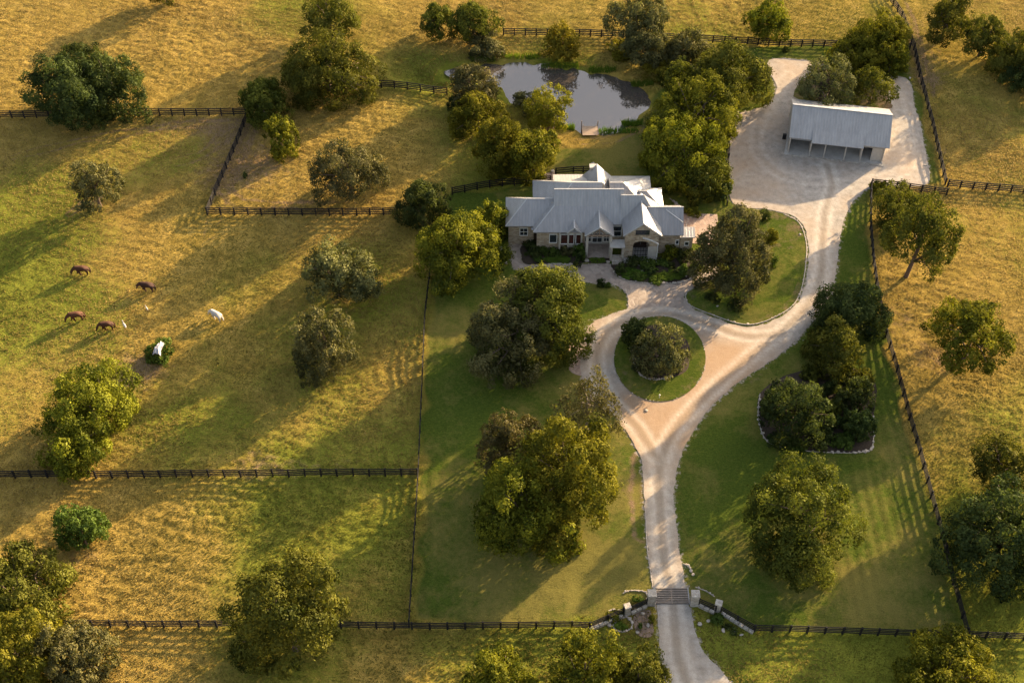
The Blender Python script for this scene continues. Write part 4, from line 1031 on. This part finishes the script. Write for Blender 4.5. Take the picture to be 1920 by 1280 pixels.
for (x1_, z1_), (x2_, z2_) in zip(arch[:-1], arch[1:]): mb.poly([(x1_, gw, z1_), (x1_, gw + th, z1_), (x2_, gw + th, z2_), (x2_, gw, z2_)])
for X in (xm - ho, xm + ho): mb.poly([(X, gw, 0), (X, gw + th, 0), (X, gw + th, hz), (X, gw, hz)])
for X in (xa, xb): mb.poly([(X, gw, 0), (X, gw + th, 0), (X, gw + th, top[0][1]), (X, gw, top[0][1])])
hpart(mb, 'wall', 'stone')
walls(xa + .1, xb - .1, gw + 2.0, gw + 5.5, zF)
for X in (xa + .15, xb - .15):
    mb = MB(); mb.box((X, gw + 1.3, zF / 2 - .05), (.3, 1.5, zF - .1)); hpart(mb, 'wall', 'stone')
mb = MB(); mb.box((xm, gw + 1.94, 1.25), (1.9, .08, 2.5)); dr = hpart(mb, 'door', 'door')
mb = MB(); mb.box((xm + .1, gw + 1.87, 1.15), (.06, .06, .5)); mb.build('handle', M['grey'], dr)
mb = MB()
for i in range(5): mb.box((xm - .75 + .375 * i, gw + .25, 1.1), (.05, .05, 2.2))
for zz in (.4, 1.2, 2.1): mb.box((xm, gw + .25, zz), (1.9, .045, .05))
hpart(mb, 'porch_gate', 'darkmetal')
# white curved gutter and side screen on the stone gable
mb = MB(); gp = [(xm + .1, 3.95), (xm + .9, 3.75), (xm + 1.7, 3.3), (xm + 2.3, 2.9), (xb - .05, 2.5)]
for p, q in zip(gp[:-1], gp[1:]): mb.beam((p[0], gw - .12, p[1]), (q[0], gw - .12, q[1]), .2, .1)
mb.beam((xb - .05, gw - .12, 2.5), (xb - .05, gw - .12, .1), .1, .1); hpart(mb, 'gutter', 'white')
mb = MB(); mb.box((xb - .75, gw - .09, 1.15), (1.2, .1, 2.3)); hpart(mb, 'porch_screen', 'siding')
mb = MB(); mb.box((xm, gw - .06, zF + .35), (1.9, .08, .8)); mb.box((xm, gw - .11, zF + .35), (1.6, .06, .5)); hpart(mb, 'gable_vent', 'glass')
mb = MB(); mb.box((xm, gw - .55, .1), (xb - xa, 1.0, .2)); mb.box((xm, gw + 1.1, .12), (xb - xa - .4, 1.7, .22)); hpart(mb, 'porch_floor', 'concrete')
# open middle porch gable
zG = 4.2; yG = ey(442.5, zG); xG0 = ex(1096.4, 442, zG); xG1 = ex(1151.6, 442, zG); zGr = zG + (xG1 - xG0) / 2 * .78
gable_roof(xG0, xG1, yG, yG + 6.5, zG, zGr)
pb = ey(458, 0)
mb = MB()
for X in (xG0 + .4, xG1 - .4):
    mb.box((X, yG + .3, zG / 2 - .1), (.34, .34, zG - .2))
    o = hpart(mb, 'column', 'siding'); mb = MB()
xmG = (xG0 + xG1) / 2; mb.beam((xG0 + .3, yG + .3, zG - .2), (xG1 - .3, yG + .3, zG - .2), .24, .24); mb.beam((xmG, yG + .3, zG - .1), (xmG, yG + .3, zGr - .25), .14, .14)
for sx in (-1, 1): mb.beam((xmG + sx * .9, yG + .3, zG - .1), (xmG, yG + .3, zGr - .6), .1, .1)
hpart(mb, 'truss', 'wood')
walls(xG0 + .1, xG1 + 1.6, pb, pb + 2.5, zG)
gable_wall(xG0 + .2, xG1 - .2, pb - .02, zG, zGr - .2, .3, 'siding')
window(xmG - .05, pb - .02, 1.35, 1.3, 1.7, bars=1); window(xmG - 1.35, pb - .02, 1.3, .8, 1.3); window(xmG + 1.25, pb - .02, 1.3, .7, 1.3)
mb = MB(); mb.box((xmG, (yG + pb) / 2 - .1, .07), (xG1 - xG0 - .4, pb - yG, .14)); hpart(mb, 'porch_floor', 'flag')
# small west gable over the dark red windows
zH = 4.0; yH = ey(435.5, zH) - .05; xH0 = ex(1063, 435, zH); xH1 = ex(1090, 435, zH); zHr = zH + (xH1 - xH0) / 2 * .95
gable_roof(xH0, xH1, yH - .1, yH + 3.8, zH, zHr)
wx0, wx1 = ex(1050, 438, EZ), ex(1089, 438, EZ); yw = yB + .5
mb = MB(); mb.box(((wx0 + wx1) / 2, yw - .12, EZ / 2 - .1), (.05, .05, .05)); 
gable_wall(xH0 + .1, xH1 - .1, yw - .22, zH - .15, zHr - .2, .2, 'siding')
for x_, w__ in ((ex(1058, 440, 2.6), .95), (ex(1072, 440, 2.6), 1.0), (ex(1083, 440, 2.6), .95)): window(x_, yw - .2, 2.35, w__, 1.7, 'redglass', 0, 0)
for px in (1049, 1065, 1090):
    mb = MB(); mb.box((ex(px, 440, 2.5), yw - .32, 1.9), (.22, .22, 3.75)); hpart(mb, 'column', 'siding')
# west windows and door
window(ex(982, 435, 2.4), yA + .44, 2.45, 1.0, 1.3)
window(ex(1037, 442, 2.3), yB + .48, 2.3, .95, 1.5, 'glass', 0, 0)
mb = MB(); mb.box((ex(1006, 438, 1.5), yA + .38, 1.15), (.85, .1, 2.3)); dr = hpart(mb, 'door', 'door')
mb = MB(); mb.box((ex(1006, 438, 1.5) + .3, yA + .3, 1.1), (.06, .06, .16)); mb.build('handle', M['grey'], dr)
mb = MB(); mb.box((ex(1006, 430, 3), yA - .05, EZ - .3), (1.5, .9, .1)); hpart(mb, 'door_canopy', 'roof')
mb = MB(); mb.box((ex(1000, 445, 1), yA - .1, .07), (1.3, .9, .14)); hpart(mb, 'step', 'paleStone')
# stone entry box with slab roof
xE0, xE1 = ex(1145, 464, 2.6), ex(1171, 464, 2.6); yE = ey(464, 2.7)
mb = MB(); mb.box(((xE0 + xE1) / 2, yE + .75, 2.68), (xE1 - xE0 + .15, 1.6, .16)); hpart(mb, 'entry_roof', 'concrete')
for X in (xE0 + .15, xE1 - .15):
    mb = MB(); mb.box((X, yE + .75, 1.3), (.28, 1.35, 2.6)); hpart(mb, 'entry_wall', 'paleStone')
for i in range(4):
    mb = MB(); mb.box(((xE0 + xE1) / 2, yE + .2 - .34 * (3 - i) + .3, .09 + .16 * i / 2 + .02), (xE1 - xE0 - .6, .36, .17 + .16 * i)); hpart(mb, 'step', 'paleStone')
# east wing details
window(ex(1269, 452, 2), yD + .44, 2.2, .35, .7, bars=0, mull=0); window(ex(1287, 452, 2), y0 + .34, 2.0, .5, .6, bars=0, mull=0)
# dark recess window between porch and stone gable
window((xG1 + xF0) / 2 + .05, pb - .01, 2.6, 1.1, 1.8, mull=0)
# rear roofs behind the ridge
yR = yMr
zI = 5.0
def rear_gable(px0, px1, pyback, z0, rise, pxr=None):
    x0, x1 = ex(px0, pyback, z0), ex(px1, pyback, z0); yb = ey(pyback, z0)
    gable_roof(x0, x1, yR + .4, yb, z0, z0 + rise); walls(x0 + .3, x1 - .3, yR + 1, yb - .35, z0 - .2)
    mb = MB(); xm_ = (x0 + x1) / 2; mb.poly([(x0 + .3, yb - .35, z0 - .2), (x1 - .3, yb - .35, z0 - .2), (xm_, yb - .35, z0 + rise - .3)]); hpart(mb, 'gable_end', 'stone')
rear_gable(1089, 1147, 331, 4.1, 2.35)
hip_roof(ex(1037, 345, 4), ex(1100, 345, 4), yR - .5, ey(327, 4.0), 4.0, 24, False, False)
walls(ex(1038, 345, 4) + .2, ex(1100, 345, 4), yR - .2, ey(327, 4.0) - .3, 3.9)
hip_roof(ex(1140, 345, 4), ex(1220, 345, 4), yR - 1.0, ey(330, 4.0), 4.0, 30, False, True)
walls(ex(1140, 345, 4), ex(1219, 345, 4) - .2, yR - .6, ey(330, 4.0) - .3, 3.9)
hip_roof(ex(1195, 360, 4), ex(1241, 360, 4), yMf + 3, ey(352, 4.0), 4.0, 32, False, True)
walls(ex(1195, 360, 4), ex(1240, 360, 4) - .2, yMf + 3.3, ey(352, 4.0) - .3, 3.9)
# roof vents
for px, py, zz in ((1068.5, 369.5, 6.9), (1131, 347.5, 6.2)):
    mb = MB(); x_, y_ = ex(px, py, zz), ey(py, zz); mb.tube([(x_, y_, zz - .8), (x_, y_, zz + .3)], [.12, .12], 8); mb.tube([(x_, y_, zz + .32), (x_, y_, zz + .42)], [.24, .05], 8); hpart(mb, 'vent_pipe', 'grey')
# chimney at the far gable
mb = MB(); x_, y_ = ex(1111, 322, 5), ey(322, 5); mb.box((x_, y_, 3.0), (.8, .7, 6.0)); ch = hpart(mb, 'chimney', 'paleStone')
mb = MB(); mb.box((x_, y_, 6.06), (.95, .85, .12)); mb.build('cap', M['concrete'], ch)

# ------------------------------------------------------------------ open fronted shed
A = P(1476, 286.6); Bp = P(1653.3, 306.2); dv = (Bp - A); WL = dv.length; rz = math.atan2(dv.y, dv.x)
shed = empty('open_shed', A, rz); tag(shed, 'open fronted equipment shed with pale metal gable roof on the gravel yard', 'shed')
EH = 2.95; D1, D2 = 4.8, 4.3; RH = 2.55
def sp(mb, name, mat, parent=None): return mb.build(name, M[mat], parent or shed)
def slab(pts, th=.08):
    mb = MB(); B = [(p[0], p[1], p[2] - th) for p in pts]; mb.poly(pts); mb.poly(B[::-1])
    for i in range(len(pts)): mb.poly([B[i], B[(i + 1) % len(pts)], pts[(i + 1) % len(pts)], pts[i]])
    return mb
ov = .15; z_at = lambda y: EH + RH * y / D1
o = sp(slab([(-ov, 0, EH), (WL + .55, 0, EH), (WL + .55, D1, EH + RH), (-ov, D1, EH + RH)]), 'roof', 'barnroof')
mb = MB(); mb.beam((-ov, D1, EH + RH + .03), (WL + .55, D1, EH + RH + .03), .3, .05); mb.build('ridge_cap', M['trim'], o)
sp(slab([(-ov, D1, EH + RH), (WL + .55, D1, EH + RH), (WL + .55, D1 + D2, EH + RH * .12), (-ov, D1 + D2, EH + RH * .12)]), 'roof', 'barnroof')
bx = [0, (1517 - 1476) / (1653 - 1476) * WL, .382 * WL, .596 * WL, .764 * WL, WL]
# raised middle awning
y0_ = 1.35; sp(slab([(bx[1] - .05, -.55, z_at(-.55) + .16), (bx[4] + .1, -.55, z_at(-.55) + .16), (bx[4] + .1, y0_, z_at(y0_) + .06), (bx[1] - .05, y0_, z_at(y0_) + .06)]), 'awning', 'barnroof')
mb = MB(); mb.beam((0, .1, EH - .2), (WL, .1, EH - .2), .12, .22); sp(mb, 'header_beam', 'grey')
for i, x in enumerate(bx):
    mb = MB(); mb.box((x + (.1 if i == 0 else -.1 if i == 5 else 0), .08 if i in (0, 5) else -.25, EH / 2 - .1), (.15, .15, EH - .15)); mb.box((x + (.1 if i == 0 else -.1 if i == 5 else 0), .08 if i in (0, 5) else -.25, .07), (.34, .34, .16)); sp(mb, 'post', 'siding')
mb = MB(); mb.box((WL / 2, D1 + D2 - .3, EH / 2), (WL, .14, EH)); sp(mb, 'back_wall', 'siding')
def side(x, w=.14):
    mb = MB(); pr = [(.25, 0), (D1 + D2 - .3, 0), (D1 + D2 - .3, EH + .2), (D1, EH + RH - .12), (.25, EH)]
    F = [(x, y, z) for y, z in pr]; B = [(x + w, y, z) for y, z in pr]; mb.poly(F[::-1]); mb.poly(B)
    for i in range(5): mb.poly([F[i], F[(i + 1) % 5], B[(i + 1) % 5], B[i]])
    sp(mb, 'side_wall', 'siding')
side(0.0); side(WL - .14)
mb = MB(); mb.box((bx[1], 4.7, 1.4), (.12, 8, 2.8)); sp(mb, 'partition', 'siding'); mb = MB(); mb.box((bx[4], 4.7, 1.4), (.12, 8, 2.8)); sp(mb, 'partition', 'siding')
mb = MB(); mb.box((bx[5] - 1.0, .3, 1.4), (1.6, .1, 2.8)); sp(mb, 'front_panel', 'siding')
mb = MB(); mb.box((WL / 2, -.55, .04), (WL + .6, .35, .12)); sp(mb, 'kerb', 'paleStone')
mb = MB(); mb.box((0, 4.2, 1.1), (.9, .5, 1.4)); o = mb.build('utility_cabinet', M['darkmetal']); 
q = Matrix.Rotation(rz, 3, 'Z') @ Vector((-.6, 3.2, 0)); o.location = A + q; o.rotation_euler = (0, 0, rz); o.data.transform(Matrix.Translation((0, -4.2, -.4))); o.scale = (.6, .6, .7); tag(o, 'dark utility cabinet at the left side wall of the shed', 'cabinet')

# ------------------------------------------------------------------ dock
a = P(1092, 252); b = P(1121, 252); y1 = P(1105, 234, .1).y
dock = empty('dock', ((a.x + b.x) / 2, a.y, 0)); tag(dock, 'small wooden dock at the near edge of the pond', 'dock')
W_ = b.x - a.x; L_ = y1 - a.y; mb = MB()
for i in range(int(L_ / .2)): mb.box((0, -.5 + .2 * i + .1, .22), (W_, .18, .05))
mb.build('deck', M['wood'], dock)
for sx in (-1, 1):
    mb = MB(); mb.beam((sx * W_ * .42, -.5, .13), (sx * W_ * .42, L_, .13), .1, .14); mb.build('joist', M['wood'], dock)
    for yy, hh in ((L_ - .1, .9), (.6, .5)):
        mb = MB(); mb.box((sx * (W_ / 2 + .06), yy, hh / 2 - .6), (.12, .12, hh + 1.2)); mb.build('post', M['wood'], dock)

# ------------------------------------------------------------------ horses
def skin_obj(name, verts, edges, rad, mat, parent=None, sub=2):
    me = bpy.data.meshes.new(name); me.from_pydata(verts, edges, []); me.update()
    o = link_mesh(name, me, mat, parent); md = o.modifiers.new('skin', 'SKIN'); md.use_smooth_shade = True
    if not me.skin_vertices: pass
    for i, v in enumerate(me.skin_vertices[0].data):
        r = rad[i]; v.radius = (r, r) if not isinstance(r, tuple) else r; v.use_root = (i == 0)
    s = o.modifiers.new('sub', 'SUBSURF'); s.levels = sub; s.render_levels = sub
    return o
def horse(px, py, rz, mat, hair, label, graze=True, sc=1.03, twist=0.0):
    p = P(px, py); root = empty('horse', (p.x, p.y, gz(p.x, p.y) + .05), rz); root.scale = (sc,) * 3
    tag(root, label, 'horse', 'horses grazing in the pasture')
    v = [(-.68,0,1.22),(-.3,0,1.20),(.15,0,1.16),(.52,0,1.2),(.8,0,1.33)]; r = [.42,.40,.43,.40,.32]
    e = [(0,1),(1,2),(2,3),(3,4)]
    if graze: nk = [((1.12,twist*.3,1.12),.20),((1.38,twist*.7,.80),.15),((1.48,twist,.55),.13),((1.55,twist,.32),.085),((1.6,twist,.16),.07)]
    else: nk = [((1.08,0,1.5),.15),((1.28,0,1.68),.12),((1.42,0,1.62),.12),((1.6,0,1.45),.085),((1.7,0,1.35),.07)]
    last = 4
    for c, rr in nk: v.append(c); r.append(rr); e.append((last, len(v) - 1)); last = len(v) - 1
    hd = 7
    for sy in (-1, 1):
        st = .16 * sy
        for chain, at in (([(((-.66,sy*.2,.98),.24)),((-.56,sy*.2,.78),.20),((-.80+st*.8,sy*.2,.50),.125),((-.76+st,sy*.2,.14),.095),((-.69+st,sy*.2,.045),.10)],0),
                          ([((.50,sy*.2,.90),.21),((.50-st*.5,sy*.2,.68),.165),((.52-st*1.2,sy*.19,.44),.12),((.50-st*1.6,sy*.19,.14),.09),((.56-st*1.6,sy*.19,.045),.10)],3)):
            l = at
            for c, rr in chain: v.append(c); r.append(rr); e.append((l, len(v) - 1)); l = len(v) - 1
    for sy in (-1, 1):
        c = v[hd]; v.append((c[0] - .1, c[1] + sy * .08, c[2] + .17)); r.append(.028); e.append((hd, len(v) - 1))
    skin_obj('body', v, e, r, M[mat], root)
    skin_obj('tail', [(-.93,0,1.32),(-1.06,0,1.1),(-1.09,0,.75),(-1.06,0,.4)], [(0,1),(1,2),(2,3)], [.05,.07,.07,.03], M[hair], root)
    pts = [Vector(v[4]), Vector(v[5]), Vector(v[6]), Vector(v[7])]
    skin_obj('mane', [tuple(q + Vector((.03 if i else 0, .02, r[4 + i] * .95))) for i, q in enumerate(pts)], [(0,1),(1,2),(2,3)], [(.045,.09)] * 4, M[hair], root)
    return root
horse(157, 516, math.radians(184), 'chestnut' if False else 'chest', 'darkhair', 'chestnut horse grazing farthest up the pasture, uppermost of the herd', twist=.15)
horse(279, 547, math.radians(176), 'bay', 'darkhair', 'dark bay horse grazing, uppermost but one and to the right of the herd', twist=-.1)
horse(147, 603, math.radians(196), 'sorrel', 'sorrel', 'sorrel horse grazing, leftmost of the lower two brown horses', twist=.1)
horse(204, 620, math.radians(190), 'chest', 'sorrel', 'chestnut horse grazing next to the small white bird', twist=.2, sc=.95)
horse(408, 600, math.radians(150), 'whitecoat', 'whitecoat', 'white horse grazing alone at the right of the herd', sc=.95)
# white birds
def bird(px, py, label, sc):
    p = P(px, py); root = empty('white_bird', (p.x, p.y, gz(p.x, p.y)), 2.2); root.scale = (sc,) * 3; tag(root, label, 'bird', 'white birds near the horses')
    skin_obj('body', [(-.35,0,.42),(-.1,0,.52),(.12,0,.62),(.24,0,.82),(.26,0,1.0),(.42,0,1.0)], [(0,1),(1,2),(2,3),(3,4),(4,5)], [.05,.16,.13,.05,.06,.015], M['whitecoat'], root)
    for sy in (-1, 1):
        mb = MB(); mb.tube([(-.02, sy * .06, .45), (.02, sy * .06, 0)], [.02, .015], 5); mb.build('leg', M['darkhair'], root)
bird(236, 618, 'white bird standing just behind the smaller chestnut horse', 1.25); bird(277, 584, 'pale bird standing in the open between the herd and the white horse', .85)
# white sheet on the round bush
p = P(298, 652, 2.4); n_ = 14; mb = MB(); rr = random.Random(4); G = {}
for i in range(n_):
    for j in range(n_):
        u, v_ = (i / (n_ - 1) - .5) * 2, (j / (n_ - 1) - .5) * 2
        x = u * .75 * (1 - .25 * v_) + .1 * math.sin(5 * v_); y = v_ * 1.3
        G[i, j] = len(mb.v); mb.v.append((x, y, .25 - .55 * (u * u + v_ * v_) * .8 + .12 * math.sin(7 * u + 3 * v_) + rr.uniform(-.13, .13)))
for i in range(n_ - 1):
    for j in range(n_ - 1): mb.f.append((G[i, j], G[i + 1, j], G[i + 1, j + 1], G[i, j + 1]))
o = mb.build('sheet', M['cloth'], smooth=True); o.location = (p.x, p.y, 2.6); o.rotation_euler = (0, 0, -.25); o.scale = (.62, .8, .8); sm = o.modifiers.new('s', 'SOLIDIFY'); sm.thickness = .03
tag(o, 'crumpled white sheet lying over the round dark bush near the horses', 'sheet')
# lantern post in island
p = P(1236, 747); root = empty('garden_lamp', (p.x, p.y, .1)); tag(root, 'small white garden lamp at the bottom of the round drive island', 'lamp')
mb = MB(); mb.tube([(0, 0, 0), (0, 0, .5)], [.03, .03], 6); mb.build('stem', M['white'], root); mb = MB(); mb.tube([(0, 0, .5), (0, 0, .62), (0, 0, .7)], [.07, .11, .02], 8); mb.build('lamp_head', M['white'], root)
